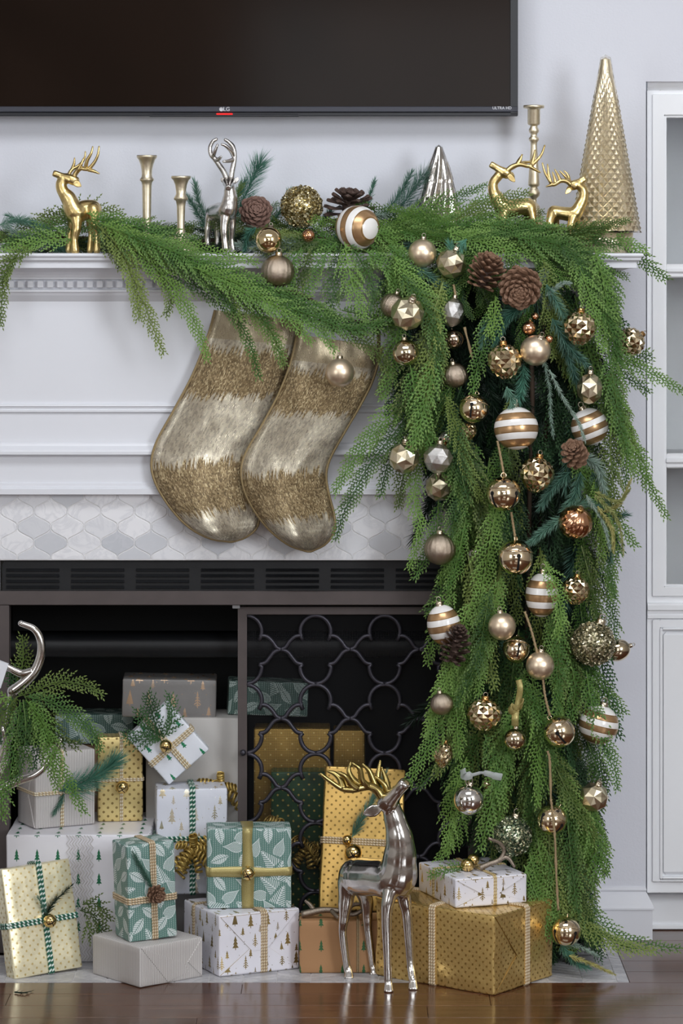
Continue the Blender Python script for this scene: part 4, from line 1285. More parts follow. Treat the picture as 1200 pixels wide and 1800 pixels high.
# embossed
bauble('emboss', 887, 634, 30, 'gold onion bauble with diamond embossing left of a matte gold ball', -.18, (0, -5, 0), group=em)
bauble('emboss', 1018, 576, 29, 'embossed gold onion bauble hanging highest at the right', -.165, (0, 8, 40), group=em)
bauble('emboss', 1108, 601, 25, 'embossed gold ball poking out past the right side of the cascade', -.07, (0, 60, 20), group=em)
bauble('emboss', 943, 833, 30, 'embossed gold onion bauble right of a jingle bell, under the striped ball', -.18, (0, 10, 20), group=em)
bauble('emboss', 1012, 1037, 24, 'small dark embossed onion bauble right of the striped ball', -.15, (0, 6, 0), group=em)
bauble('emboss', 851, 1255, 30, 'wide embossed gold onion bauble above the silver mirror ball', -.19, (0, 4, 10), (1, 1, .9), group=em)
bauble('emboss', 779, 1326, 18, 'small embossed gold ball at the lower left tips of the cascade', -.15, (0, 10, 0), (.9, .9, 1.2), group=em)
bauble('emboss', 860, 1378, 11, 'tiny embossed gold ball right of the silver ribbon ball', -.12, hook=False, group=em)
bauble('emboss', 823, 757, 15, 'little embossed gold ball under the upper left jingle bell', -.14, hook=False)
# glitter
bauble('glit1', 530, 363, 37, 'gold ball crusted with sequin bits resting on the mantel between two pinecones', .0, hook=False)
bauble('glit2', 1042, 1131, 39, 'big glitter ball of gold and mossy bits at the right edge of the cascade', -.15, (0, 20, 0))
bauble('glit3', 900, 1470, 35, 'green glass glitter ball low in the greenery behind the small white gift', -.15, (0, 10, 0))
# bells
nb = 'jingle_bell'
bauble('bell', 833, 718, 26, 'gold jingle bell tilted at upper left of the cascade, left of the striped ball', -.17, (-10, 20, 30), name=nb, group=be)
bauble('bell', 797, 597, 18, 'dull antiqued bell with a star hole in the dark hollow', -.12, (-10, 0, 90), name=nb, mat='bellsilver')
bauble('bell', 885, 868, 30.5, 'upper of the two large gold jingle bells on the jute string', -.21, (-8, 0, 0), name=nb, group=be)
bauble('bell', 906, 980, 31, 'lower of the two large gold jingle bells, with one slot facing out', -.21, (-6, 10, 52), name=nb, group=be)
bauble('bell', 907, 1142, 24, 'gold jingle bell half hidden between the two matte rose balls', -.17, (-14, 30, 50), name=nb, group=be)
bauble('bell', 983, 1286, 28, 'tilted gold jingle bell with a raised seam, left of the lowest striped ball', -.2, (-30, -22, 40), name=nb, group=be)
bauble('bell', 970, 1441, 26.5, 'gold jingle bell with a star hole hanging behind the jute string near the bottom', -.19, (30, 10, 90), name=nb, group=be)
bauble('bell', 995, 1637, 26, 'lowest gold jingle bell beside the big gold present', -.2, (4, 8, 80), name=nb, group=be)

# the string and the thread
def cordpts(P, Y, sag=0): return [W(a, b, Y) for a, b in P]
jr = empty('jute_string', W(940, 1200, -.21), 'brown jute string running down the cascade between the bells to the floor', 'string')
for P, Y in (([(874, 775), (879, 800), (886, 838)], -.2), ([(898, 900), (902, 925), (906, 950)], -.2), ([(922, 1075), (934, 1110), (944, 1148)], -.2), ([(954, 1195), (958, 1225), (966, 1258)], -.205),
             ([(962, 1320), (966, 1340), (968, 1412)], -.2), ([(968, 1405), (972, 1440), (975, 1475), (978, 1550), (981, 1600)], -.225), ([(797, 500), (802, 530)], -.13), ([(816, 575), (830, 630)], -.12)):
    pts = catmull(cordpts(P, Y), 10); mb = MB(); mb.tube(pts, .0022, 8, lobes=2, twist=900, lob=.3); mb.build('strand', M['jute'], jr, world=True)
mb = MB(); mb.tube([W(596, 560, -.12), W(597, 624, -.125)], .0005, 5)
o = mb.build('hanging_thread', M['hook']); tag(o, 'thin thread holding the lone matte gold ball by the stockings', 'thread')

# ribbons on two baubles
g = NG('organza', .5, 0, lin('#dfe3e6')); g.p.inputs['Alpha'].default_value = .42; M['organza'] = g.mat
g = NG('gold_organza', .35, .35, lin('#c3ab5c')); n = g.noise(500, detail=1); g.set(color=g.mix(n, lin('#ad9a55'), lin('#d6c88c'))); g.p.inputs['Alpha'].default_value = .7; M['gorganza'] = g.mat
def ribbon(mb, pts, w, up, th=.0006):
    n = len(pts); vs = []
    for i, p in enumerate(pts):
        t = (pts[min(i + 1, n - 1)] - pts[max(i - 1, 0)]).normalized()
        u = up[i] if isinstance(up, list) else up
        ww = w[i] if isinstance(w, list) else w
        sd = (u - t * u.dot(t)).normalized() * ww / 2; nn = t.cross(sd).normalized() * th
        vs += [p - sd - nn, p + sd - nn, p + sd + nn, p - sd + nn]
    fs = []
    for i in range(n - 1):
        for k in range(4): fs.append((i * 4 + k, i * 4 + (k + 1) % 4, (i + 1) * 4 + (k + 1) % 4, (i + 1) * 4 + k))
    fs += [(0, 3, 2, 1), tuple((n - 1) * 4 + k for k in range(4))]
    mb.add(vs, fs, True)
rr = empty('ribbon_bow', W(845, 1362, -.205), 'translucent white ribbon tied above the silver mirror ball', 'ribbon')
mb = MB(); ribbon(mb, catmull([W(813, 1352, -.205), W(816, 1364, -.21), W(830, 1362, -.212), W(845, 1358, -.21)], 6), [.018] * 6 + [.015] * 6 + [.006] * 6 + [.005], V((.2, -.2, 1)))
ribbon(mb, catmull([W(845, 1358, -.21), W(858, 1360, -.213), W(870, 1364, -.208), W(882, 1366, -.205)], 6), [.005] * 3 + [.011] * 8 + [.014] * 7 + [.012], V((.1, -.3, 1))); mb.build('loop', M['organza'], rr, world=True)
mb = MB(); mb.tube([W(824 + 6 * math.cos(t * .4), 1372 + 10 * math.sin(t * .4), -.205) for t in range(16)], .0012, 6, True); mb.build('knot_ring', M['hook'], rr, world=True)
rr = empty('ribbon_bow', W(905, 1255, -.205), 'olive organza bow above the small mercury ball', 'ribbon')
mb = MB()
ribbon(mb, catmull([W(911, 1195, -.2), W(914, 1210, -.204), W(911, 1230, -.2), W(906, 1252, -.205)], 6), .011, V((1, -.3, 0)))
ribbon(mb, catmull([W(906, 1250, -.205), W(898, 1240, -.21), W(898, 1250, -.21), W(906, 1255, -.205)], 6), .011, V((.3, -.5, 1)))
ribbon(mb, catmull([W(906, 1250, -.205), W(916, 1238, -.21), W(918, 1230, -.21), W(914, 1245, -.205)], 6), .011, V((.3, -.5, 1)))
ribbon(mb, catmull([W(906, 1250, -.205), W(905, 1264, -.21), W(905, 1276, -.205)], 6), .013, V((1, -.2, 0)))
mb.build('loop', M['gorganza'], rr, world=True)

# ------------------------------------------------------------------ pinecones
def scale_geo():
    # a woody scale: thin claw widening to a thick rhombic tip; grows along +x, z up; 14 points
    pr = [(0, .05, .03), (.35, .13, .035), (.72, .24, .06), (.9, .2, .1), (1.0, .09, .075)]
    vs = []; fs = []
    for x, w, h in pr:
        vs += [V((x, -w, 0)), V((x, 0, h)), V((x, w, 0)), V((x, 0, -h * .7))]
    for i in range(len(pr) - 1):
        for k in range(4): fs.append((i * 4 + k, (i + 1) * 4 + k, (i + 1) * 4 + (k + 1) % 4, i * 4 + (k + 1) % 4))
    fs += [(0, 1, 2, 3), (19, 18, 17, 16)]
    return vs, fs
SCV, SCF = scale_geo()
def scale_mats(n, L, Rm, openv, seed):
    rg = random.Random(seed); out = []
    for k in range(n):
        t = (k + .5) / n
        a = k * 2.399963
        z = -L / 2 + L * (t ** .92) * .93
        env = math.sin(PI * min(1, .18 + .80 * t)) ** .62 * (1 - .45 * t ** 3)
        rr = Rm * env
        pitch = -openv * (1 - t) * .6 + (1 - openv * .45) * .35 + t * 1.0
        sc_ = rr * rg.uniform(.88, 1.05)
        m = Matrix.Translation((0, 0, z)) @ Matrix.Rotation(a, 4, 'Z') @ Matrix.Rotation(-pitch, 4, 'Y') @ Matrix.Translation((rr * .12, 0, 0)) @ Matrix.Diagonal((sc_, Rm * 1.06 * (.55 + .45 * env), Rm * .95, 1))
        out.append(m)
    return out
def pinecone(label, px, py, Y, L, Rm, axis, n, openv, mat, seed, parts=True, group='pinecones'):
    c = W(px, py, Y)
    r = empty('pinecone', c, label, 'pinecone', group)
    q = V(axis).normalized().to_track_quat('Z', 'Y'); r.rotation_mode = 'QUATERNION'; r.rotation_quaternion = q
    ORN.append((px, py, Rm / S(Y), Y))
    me = unit(('scale', mat), lambda: (lambda mb: (mb.add(SCV, SCF), mb.mesh('scale', M[mat]))[1])(MB()))
    ms = scale_mats(n, L, Rm, openv, seed)
    if parts:
        for m in ms:
            o = inst('scale', me, r); o.matrix_basis = m
    else:
        mb = MB()
        for m in ms: mb.add([m @ v for v in SCV], SCF)
        mb.build('scales', M[mat], r)
    mb = MB(); mb.lathe([(1e-4, -L * .5), (Rm * .25, -L * .42), (Rm * .3, 0), (Rm * .12, L * .4), (1e-4, L * .44)], 12); mb.build('core', M['coned'], r)
    return r
pinecone('round reddish brown pinecone seen end-on beside the silver deer', 450, 372, -.02, .05, .034, (.1, -1, .25), 66, .2, 'coner', 1)
pinecone('wide open dark pinecone standing behind the striped ball on the mantel', 614, 364, .02, .055, .047, (.1, -.25, 1), 62, 1.25, 'coned', 2)
pinecone('brown pinecone tilted sideways, left one of the pair below the mantel edge', 855, 478, -.165, .066, .036, (.35, -.3, 1), 76, .35, 'cone', 3)
pinecone('brown round pinecone, right one of the pair below the mantel edge', 914, 505, -.185, .058, .040, (-.1, -1, -.35), 84, .45, 'cone', 4)
pinecone('small brown pinecone in front of the slanting striped ball', 1009, 796, -.195, .042, .026, (-.2, -.8, .6), 56, .8, 'cone', 5)
pinecone('dark narrow pinecone beside the striped egg-shaped ball', 802, 1130, -.19, .08, .028, (.25, -.3, 1), 72, .5, 'coned', 6)
# ------------------------------------------------------------------ greenery
CAMDIR = V((0, -1, .05))
def frond(mb, P, width, rg, nrm=CAMDIR, dens=1.0, taper=1.0, wave=.0):
    """A cedar spray along the points P: stem, alternate branchlets, each with rows of small scale leaves."""
    P = catmull(P, 8)
    D = [0]
    for a, b in zip(P, P[1:]): D.append(D[-1] + (b - a).length)
    L = D[-1]
    def at(s):
        s = max(0, min(L, s))
        for i in range(len(D) - 1):
            if s <= D[i + 1] + 1e-9:
                f = (s - D[i]) / max(1e-9, D[i + 1] - D[i]); return P[i].lerp(P[i + 1], f), (P[i + 1] - P[i]).normalized()
        return P[-1], (P[-1] - P[-2]).normalized()
    mb.tube(P[::2] if len(P) > 6 else P, [.0013 * (1 - .8 * i / max(1, len(P[::2]) - 1)) for i in range(len(P[::2]))] if len(P) > 6 else .001, 3, smooth=False)
    def leaf(b, d, lat, up, l, w, q):
        m = b + d * (l * .45) + up * (l * .06)
        mb.add([b, m + lat * w, b + d * l + up * rg.uniform(-.1, .2) * l, m - lat * w], [(0, 1, 2, 3)], False, [((0, q * .6), (0, q), (0, min(1, q + .25)), (0, q))])
    s = L * .03; k = 0
    step = .0058 / dens
    while s < L:
        p, t = at(s)
        n = (nrm - t * nrm.dot(t)).normalized(); sd = t.cross(n)
        f = s / L
        env = width * min(1, f / .16 * .7 + .3) * (1 - f ** (2.4 * taper)) * rg.uniform(.6, 1.15) + .006
        sg = 1 if k % 2 else -1
        ang = R(rg.uniform(36, 52)) * (1 - .35 * f)
        lift = rg.uniform(-.28, .28)
        d = (t * math.cos(ang) + sd * (sg * math.sin(ang)) + n * lift).normalized()
        b = p.copy(); x = 0; j = 0
        pts = [b.copy()]
        while x < env:
            e = x / env
            lat = d.cross(n).normalized()
            ll = (.0056 + .0024 * (1 - e)) * (1 - .3 * e)
            g_ = 1 if j % 2 else -1
            a2 = R(rg.uniform(30, 44))
            dd = (d * math.cos(a2) + lat * (g_ * math.sin(a2)) + n * rg.uniform(-.25, .25)).normalized()
            leaf(b, dd, dd.cross(n).normalized(), n, ll * 1.15, .0015, e)
            stp = .0036 / dens
            b = b + d * stp; x += stp; j += 1
            d = (d * 1.0 + t * .045 + V((0, 0, -.012))).normalized()
            pts.append(b.copy())
        leaf(b, d, d.cross(n).normalized(), n, .0078, .0014, 1)
        w = d.cross(n).normalized() * .0008
        q = pts[0]; r_ = pts[len(pts) // 2]; z = pts[-1]
        mb.add([q - w, q + w, r_ + w, r_ - w, z + w * .5, z - w * .5], [(0, 1, 2, 3), (3, 2, 4, 5)], False, [((0, .2),) * 4, ((0, .5),) * 4])
        s += step; k += 1
def pine(mb, P, nl, n, rg, ang=48, w=.00055, droop=0.0, tipgrow=.75):
    P = catmull(P, 6); m = len(P)
    mb.tube(P, [.0016 * (1 - .7 * i / (m - 1)) for i in range(m)], 4, smooth=False)
    for i in range(n):
        f = (i + .5) / n
        x = f * (m - 1); a = int(min(x, m - 2)); p = P[a].lerp(P[a + 1], x - a); t = (P[a + 1] - P[a]).normalized()
        u = t.orthogonal().normalized(); u.rotate(Matrix.Rotation(i * 2.399963 + rg.uniform(-.3, .3), 3, t))
        an = R(ang * rg.uniform(.75, 1.2)) * (1 - (1 - tipgrow) * f) * (1 if f < .95 else .4)
        d = (t * math.cos(an) + u * math.sin(an) + V((0, 0, -droop))).normalized()
        l = nl * rg.uniform(.75, 1.1) * (1 - .25 * f)
        lat = d.orthogonal().normalized() * w; lat.rotate(Matrix.Rotation(rg.uniform(0, 6), 3, d))
        mid = p + d * l * .5 + V((0, 0, -droop * l * .1))
        mb.add([p - lat * .7, p + lat * .7, mid + lat, mid - lat, p + d * l + V((0, 0, -droop * l * .3))], [(0, 1, 2, 3), (3, 2, 4)], False, [((0, .1), (0, .1), (0, .5), (0, .5)), ((0, .5), (0, .5), (0, 1))])

# -- shared sprays: grow down -Z from the origin, flat side towards -Y
rg = random.Random(11)
CED = []
for i in range(12):
    L = [.13, .15, .17, .18, .2, .22, .16, .19, .21, .14, .2, .24][i]
    bx = rg.uniform(-.035, .035); by = rg.uniform(-.03, .012)
    P = [V((0, 0, 0)), V((bx * .15, by * .4 - .004, -L * .33)), V((bx * .5, by * .7, -L * .68)), V((bx, by * .4, -L))]
    mb = MB(); frond(mb, P, rg.uniform(.03, .042), rg, V((0, -1, 0)))
    CED.append((L, mb))
CEDM = {}
def ced_mesh(i, mat):
    if (i, mat) not in CEDM: CEDM[(i, mat)] = CED[i][1].mesh('cedar_sprig', M[mat])
    return CEDM[(i, mat)]
PIN = []
for i in range(6):
    L = [.10, .12, .14, .11, .13, .09][i]
    P = [V((0, 0, 0)), V((rg.uniform(-.01, .01), -.008, -L * .4)), V((rg.uniform(-.02, .02), -.004, -L))]
    mb = MB(); pine(mb, P, .028, 330, rg, 52, .0007); PIN.append((L, mb))
PINM = {}
def pin_mesh(i, mat):
    if (i, mat) not in PINM: PINM[(i, mat)] = PIN[i][1].mesh('pine_sprig', M[mat])
    return PINM[(i, mat)]

def lerp_tab(tab, y):
    for (y0, a0, b0), (y1, a1, b1) in zip(tab, tab[1:]):
        if y0 <= y <= y1:
            f = (y - y0) / (y1 - y0); return a0 + (a1 - a0) * f, b0 + (b1 - b0) * f
    return tab[-1][1:]
CASC = [(400, 640, 1060), (450, 650, 1070), (500, 662, 1082), (600, 680, 1088), (700, 668, 1088), (800, 720, 1092), (870, 760, 1085), (950, 790, 1075), (1050, 782, 1070), (1150, 782, 1062),
        (1250, 772, 1055), (1350, 768, 1050), (1450, 800, 1046), (1520, 830, 1040), (1600, 890, 1030), (1680, 960, 1040)]

def clear_of_ornaments(px, py, m=0.8, Y=-1):
    return all(math.hypot(px - a, py - b) > r * m for a, b, r, yy in ORN)

gc = empty('cedar_garland', W(885, 440, -.05), 'green cedar garland cascading down the right side of the fireplace to the floor', 'garland', 'greenery garlands')
gm = empty('cedar_garland', W(380, 440, -.02), 'green cedar garland lying along the mantel and draping over the stockings', 'garland', 'greenery garlands')
gp = empty('pine_garland', W(880, 470, -.03), 'blue green pine garland with frosted sprigs woven through mantel and cascade', 'garland', 'greenery garlands')
def custom(parent, P, width, Y0=None, mat='cedar', seed=[100], dens=1.0, taper=1.0, nrm=None):
    seed[0] += 1
    r_ = random.Random(seed[0])
    pts = [W(q[0], q[1], (q[2] if len(q) > 2 else Y0)) for q in P]
    mb = MB()
    nn = nrm or (CAMDIR + V((r_.uniform(-.35, .35), 0, r_.uniform(-.2, .35)))).normalized()
    frond(mb, pts, width, r_, nn, dens, taper)
    return mb.build('cedar_sprig', M[mat], parent, world=True)
def place(parent, me, p, rotz, tilt, spin, sc_):
    # spray hanging from p: swung sideways by rotz in the picture plane, tipped forward by tilt, spun about its stem
    m = Matrix.Translation(p - parent.location) @ Matrix.Rotation(rotz, 4, 'Y') @ Matrix.Rotation(tilt, 4, 'X') @ Matrix.Rotation(spin, 4, 'Z') @ Matrix.Diagonal((sc_, sc_, sc_, 1))
    o = inst('', me, parent); o.name = me.name.split('.')[0]; o.matrix_basis = m
    return o

# -- the cascade: body of the garland, deep layer first
rg = random.Random(21)
cnt = 0
def fill(n, ylo, yhi, Ylo, Yhi, spread, mats, avoid, parent, inset=0, slo=.85, shi=1.2):
    global cnt
    made = 0; tries = 0
    while made < n and tries < n * 40:
        tries += 1
        y = ylo + (yhi - ylo) * (made + rg.random()) / n
        a, b = lerp_tab(CASC, y)
        a += inset; b -= inset
        f = rg.random(); x = a + (b - a) * f
        i = rg.randrange(len(CED)); sc_ = rg.uniform(slo, shi); L = CED[i][0] * sc_
        sw = (f - .5) * spread + rg.gauss(0, .16)
        # do not hang outside the outline
        ex = x + math.sin(sw) * L / S(-.1); ey = y + math.cos(sw) * L / S(-.1)
        lo, hi = lerp_tab(CASC, min(ey, 1690))
        if ex < lo - 14 or ex > hi + 14 or ey > 1700: continue
        if Yhi < -.05 and any(((x + (ex - x) * k - h[0]) / h[2]) ** 2 + ((y + (ey - y) * k - h[1]) / h[3]) ** 2 < 1 for h in HOLLOW for k in (.1, .3, .5, .7, .9)): continue
        if avoid:
            bad = False
            for k in (0.15, .4, .65, .9):
                if not clear_of_ornaments(x + (ex - x) * k, y + (ey - y) * k, 1.25): bad = True; break
            if bad: continue
        Y = rg.uniform(Ylo, Yhi)
        tilt = rg.uniform(-.1, .16)
        if parent == 'deep':
            m = Matrix.Translation(W(x, y, Y)) @ Matrix.Rotation(-sw, 4, 'Y') @ Matrix.Rotation(-tilt, 4, 'X') @ Matrix.Rotation(rg.uniform(-.75, .75), 4, 'Z') @ Matrix.Diagonal((sc_, sc_, sc_, 1))
            q = CED[i][1]; b0 = len(DEEP.v)
            DEEP.v.extend(m @ v for v in q.v); DEEP.f.extend([b0 + k for k in f_] for f_ in q.f); DEEP.sm.extend(q.sm); DEEP.uv.extend(q.uv); DEEP.mi.extend(q.mi)
        else: place(parent, ced_mesh(i, rg.choice(mats)), W(x, y, Y), -sw, -tilt, rg.uniform(-.75, .75), sc_)
        made += 1; cnt += 1
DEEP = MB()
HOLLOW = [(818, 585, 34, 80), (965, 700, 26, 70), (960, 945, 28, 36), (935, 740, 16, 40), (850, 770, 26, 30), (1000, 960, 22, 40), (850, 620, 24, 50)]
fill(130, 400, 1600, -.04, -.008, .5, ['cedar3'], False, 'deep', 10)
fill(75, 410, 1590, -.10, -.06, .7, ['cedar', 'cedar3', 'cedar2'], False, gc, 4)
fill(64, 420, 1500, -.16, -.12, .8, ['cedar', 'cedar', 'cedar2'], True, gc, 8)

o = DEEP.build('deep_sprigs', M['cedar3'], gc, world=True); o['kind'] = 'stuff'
# -- signature sprays of the cascade
C = lambda P, w, Y, mat='cedar', **k: custom(gc, P, w, Y, mat, **k)
C([(735, 690), (690, 725), (645, 775), (610, 825), (588, 865)], .038, -.13)
C([(740, 700), (690, 765), (650, 815), (622, 865), (604, 900), (590, 945)], .036, -.12)
C([(745, 700), (710, 770), (680, 820), (668, 870)], .034, -.11)
C([(750, 720), (720, 800), (705, 850), (700, 892)], .036, -.09, 'cedar2')
C([(755, 730), (735, 800), (728, 880), (738, 925), (730, 965), (718, 1000)], .026, -.13)
C([(770, 880), (765, 940), (745, 985), (728, 1015)], .024, -.12)
C([(700, 560), (690, 640), (672, 700)], .03, -.11); C([(690, 590), (680, 660), (668, 690)], .03, -.09, 'cedar2')
C([(720, 640), (735, 720), (760, 790), (800, 850), (815, 900)], .034, -.165)
C([(700, 480), (740, 530), (765, 590), (770, 650), (762, 700)], .036, -.16); C([(690, 450), (725, 500), (760, 540), (775, 600)], .034, -.14)
C([(860, 540), (850, 600), (835, 660), (830, 690)], .028, -.15); C([(870, 520), (868, 560), (862, 590)], .03, -.17)
C([(1040, 430), (1080, 432), (1120, 452), (1172, 492)], .026, -.04); C([(1020, 425), (1070, 415), (1110, 430), (1135, 440)], .022, -.05)
C([(990, 430), (1050, 455), (1072, 510), (1080, 580), (1082, 640)], .034, -.10); C([(1000, 420), (1040, 470), (1065, 530), (1080, 600), (1085, 650)], .036, -.13)
C([(980, 430), (1020, 470), (1045, 530), (1060, 600)], .034, -.15); C([(1010, 430), (1060, 460), (1080, 510), (1084, 560)], .028, -.06)
C([(1050, 600), (1085, 622), (1130, 650), (1165, 668), (1200, 688)], .024, -.09); C([(1060, 640), (1090, 660), (1120, 675), (1138, 690)], .022, -.08)
C([(1080, 640), (1105, 635), (1142, 626)], .026, -.05)
C([(1060, 660), (1085, 720), (1105, 780), (1125, 830), (1150, 870), (1170, 908)], .028, -.09); C([(1070, 650), (1090, 730), (1100, 800), (1098, 860)], .034, -.11)
C([(1050, 640), (1070, 700), (1082, 770), (1080, 840)], .034, -.14); C([(1060, 700), (1100, 770), (1125, 800), (1140, 850)], .028, -.06)
C([(1050, 860), (1070, 930), (1076, 990), (1072, 1050)], .032, -.10); C([(1040, 980), (1068, 1050), (1078, 1100), (1074, 1150)], .03, -.08)
C([(1030, 1180), (1040, 1240), (1062, 1300), (1078, 1345), (1084, 1385)], .028, -.16); C([(1040, 1180), (1062, 1215), (1085, 1240), (1096, 1252)], .024, -.12)
C([(1030, 1400), (1045, 1460), (1062, 1500), (1066, 1538)], .024, -.10); C([(1025, 1400), (1040, 1450), (1050, 1490), (1050, 1515)], .03, -.08)
C([(1030, 1300), (1050, 1360), (1056, 1420)], .03, -.06)
# lower left side of the cascade, over the screen
C([(800, 1040), (775, 1070), (762, 1120), (752, 1165)], .026, -.13); C([(800, 960), (785, 1010), (768, 1050), (748, 1075)], .03, -.09)
C([(830, 1050), (810, 1110), (790, 1180), (765, 1240), (752, 1290)], .036, -.165); C([(815, 1190), (785, 1250), (755, 1310), (728, 1355), (718, 1380)], .034, -.165)
C([(825, 1240), (800, 1300), (770, 1345), (735, 1385)], .032, -.14); C([(810, 1150), (780, 1210), (760, 1260), (748, 1290)], .03, -.11)
C([(820, 1330), (800, 1390), (790, 1440), (785, 1500)], .034, -.14); C([(830, 1380), (810, 1440), (795, 1480), (770, 1510)], .03, -.11)
C([(850, 1290), (870, 1350), (872, 1410)], .03, -.16)
C([(860, 1030), (850, 1100), (835, 1170), (800, 1240)], .038, -.185); C([(880, 1010), (865, 1080), (850, 1150), (840, 1220)], .036, -.17)
C([(955, 985), (975, 1030), (985, 1080), (980, 1120)], .026, -.21); C([(935, 1240), (955, 1300), (960, 1360), (952, 1400)], .03, -.18)
C([(905, 1190), (940, 1240), (962, 1300), (975, 1345)], .026, -.185); C([(1000, 1150), (1010, 1210), (1002, 1270)], .03, -.14)
C([(930, 1380), (935, 1440), (928, 1495)], .03, -.15); C([(985, 1330), (1000, 1390), (1005, 1450)], .03, -.14)
# floor tail
C([(950, 1480), (985, 1550), (1030, 1600), (1085, 1645), (1140, 1662), (1196, 1668)], .036, -.14, dens=.8); C([(960, 1500), (990, 1570), (1030, 1625), (1075, 1655), (1110, 1668)], .034, -.16)
C([(940, 1490), (970, 1560), (1005, 1610), (1040, 1650)], .036, -.12); C([(980, 1580), (1030, 1630), (1090, 1660), (1150, 1672)], .03, -.17, 'cedar2')
C([(930, 1500), (950, 1570), (985, 1630), (1010, 1670)], .034, -.17); C([(920, 1520), (950, 1590), (970, 1650)], .032, -.19)
C([(960, 1470), (990, 1530), (1000, 1580), (1010, 1640)], .034, -.10)

# -- along the mantel
G = lambda P, w, Y, mat='cedar', **k: custom(gm, P, w, Y, mat, **k)
for P, w, Y, mt in (([(60, 440), (30, 447), (8, 480), (2, 530), (0, 570)], .03, -.09, 'cedar2'), ([(40, 448), (12, 470), (-10, 520)], .028, -.095, 'cedar2'),
        ([(160, 400), (110, 398), (60, 412), (5, 430)], .034, -.04, 'cedar'), ([(150, 385), (110, 380), (70, 390), (30, 402)], .03, .02, 'cedar2'), ([(130, 420), (80, 422), (30, 436), (0, 446)], .034, -.05, 'cedar'),
        ([(120, 400), (150, 372), (190, 372), (215, 380)], .03, .04, 'cedar2'), ([(60, 400), (85, 385), (140, 375)], .03, .05, 'cedar2'),
        # spray over the mantel edge and down
        ([(160, 388), (205, 420), (262, 452), (330, 495), (395, 535), (432, 590), (456, 665)], .034, -.1, 'cedar'),
        ([(170, 395), (212, 440), (240, 500), (262, 560), (278, 600), (287, 622)], .03, -.105, 'cedar2'),
        ([(190, 400), (245, 445), (300, 500), (335, 555), (355, 600), (364, 632)], .034, -.11, 'cedar'),
        ([(210, 405), (300, 450), (380, 490), (440, 535), (476, 585), (496, 640)], .034, -.12, 'cedar'),
        ([(240, 415), (330, 452), (410, 480), (480, 520), (545, 560), (590, 585)], .034, -.13, 'cedar'),
        ([(200, 400), (222, 460), (238, 520), (243, 560)], .03, -.1, 'cedar2'), ([(230, 420), (280, 470), (300, 520), (292, 552)], .03, -.1, 'cedar2'),
        ([(250, 420), (340, 440), (420, 452), (450, 462)], .022, -.1, 'cedar'), ([(180, 395), (240, 400), (300, 412), (350, 430)], .034, -.08, 'cedar'),
        ([(165, 385), (220, 395), (270, 410), (320, 440)], .036, -.09, 'cedar'), ([(175, 392), (260, 430), (340, 470), (400, 510), (420, 560)], .034, -.115, 'cedar'),
        ([(300, 450), (390, 480), (470, 505), (540, 535), (600, 570), (640, 590)], .036, -.13, 'cedar'), ([(360, 480), (440, 520), (500, 545), (560, 580), (588, 618)], .034, -.14, 'cedar'),
        ([(400, 495), (440, 545), (480, 590), (500, 640)], .03, -.12, 'cedar2'), ([(430, 500), (520, 530), (600, 565), (660, 575), (700, 568)], .036, -.13, 'cedar'),
        ([(480, 530), (560, 560), (620, 580), (690, 560)], .032, -.14, 'cedar'), ([(560, 560), (620, 585), (660, 620), (690, 660)], .03, -.11, 'cedar2'),
        ([(340, 470), (420, 500), (480, 540), (520, 575), (545, 600)], .034, -.14, 'cedar'), ([(280, 440), (350, 480), (390, 520), (410, 548)], .034, -.125, 'cedar'),
        ([(600, 545), (660, 560), (700, 590), (720, 640)], .032, -.10, 'cedar'),
        # centre cluster hanging over the edge under the striped ball
        ([(605, 425), (612, 470), (622, 510), (640, 556)], .04, -.12, 'cedar'), ([(600, 428), (590, 480), (582, 530), (578, 575)], .034, -.115, 'cedar'),
        ([(592, 425), (560, 460), (540, 500), (528, 548)], .034, -.11, 'cedar'), ([(615, 430), (640, 470), (655, 510), (650, 545)], .03, -.115, 'cedar'),
        ([(530, 435), (510, 470), (506, 510), (520, 545)], .03, -.115, 'cedar'), ([(545, 440), (525, 490), (510, 520)], .03, -.105, 'cedar2'),
        ([(640, 440), (680, 470), (696, 510), (698, 560)], .026, -.125, 'cedar'), ([(650, 430), (670, 455), (700, 485), (712, 520)], .03, -.10, 'cedar'),
        ([(560, 425), (500, 430), (450, 440)], .03, -.1, 'cedar2'), ([(600, 430), (560, 420), (520, 425), (490, 440)], .034, -.08, 'cedar')):
    G(P, w, Y, mt)
rg = random.Random(5)
def along(n, x0, x1, ylo, yhi, Ylo, Yhi, dirs, mats, parent, lo=.7, hi=1.05):
    for k in range(n):
        x = x0 + (x1 - x0) * (k + rg.random()) / n; y = rg.uniform(ylo, yhi)
        i = rg.randrange(len(CED)); sc_ = rg.uniform(lo, hi)
        a = rg.choice(dirs) + rg.gauss(0, .22)
        place(parent, ced_mesh(i, rg.choice(mats)), W(x, y, rg.uniform(Ylo, Yhi)), a, rg.uniform(-.2, .2), rg.uniform(-.7, .7), sc_)
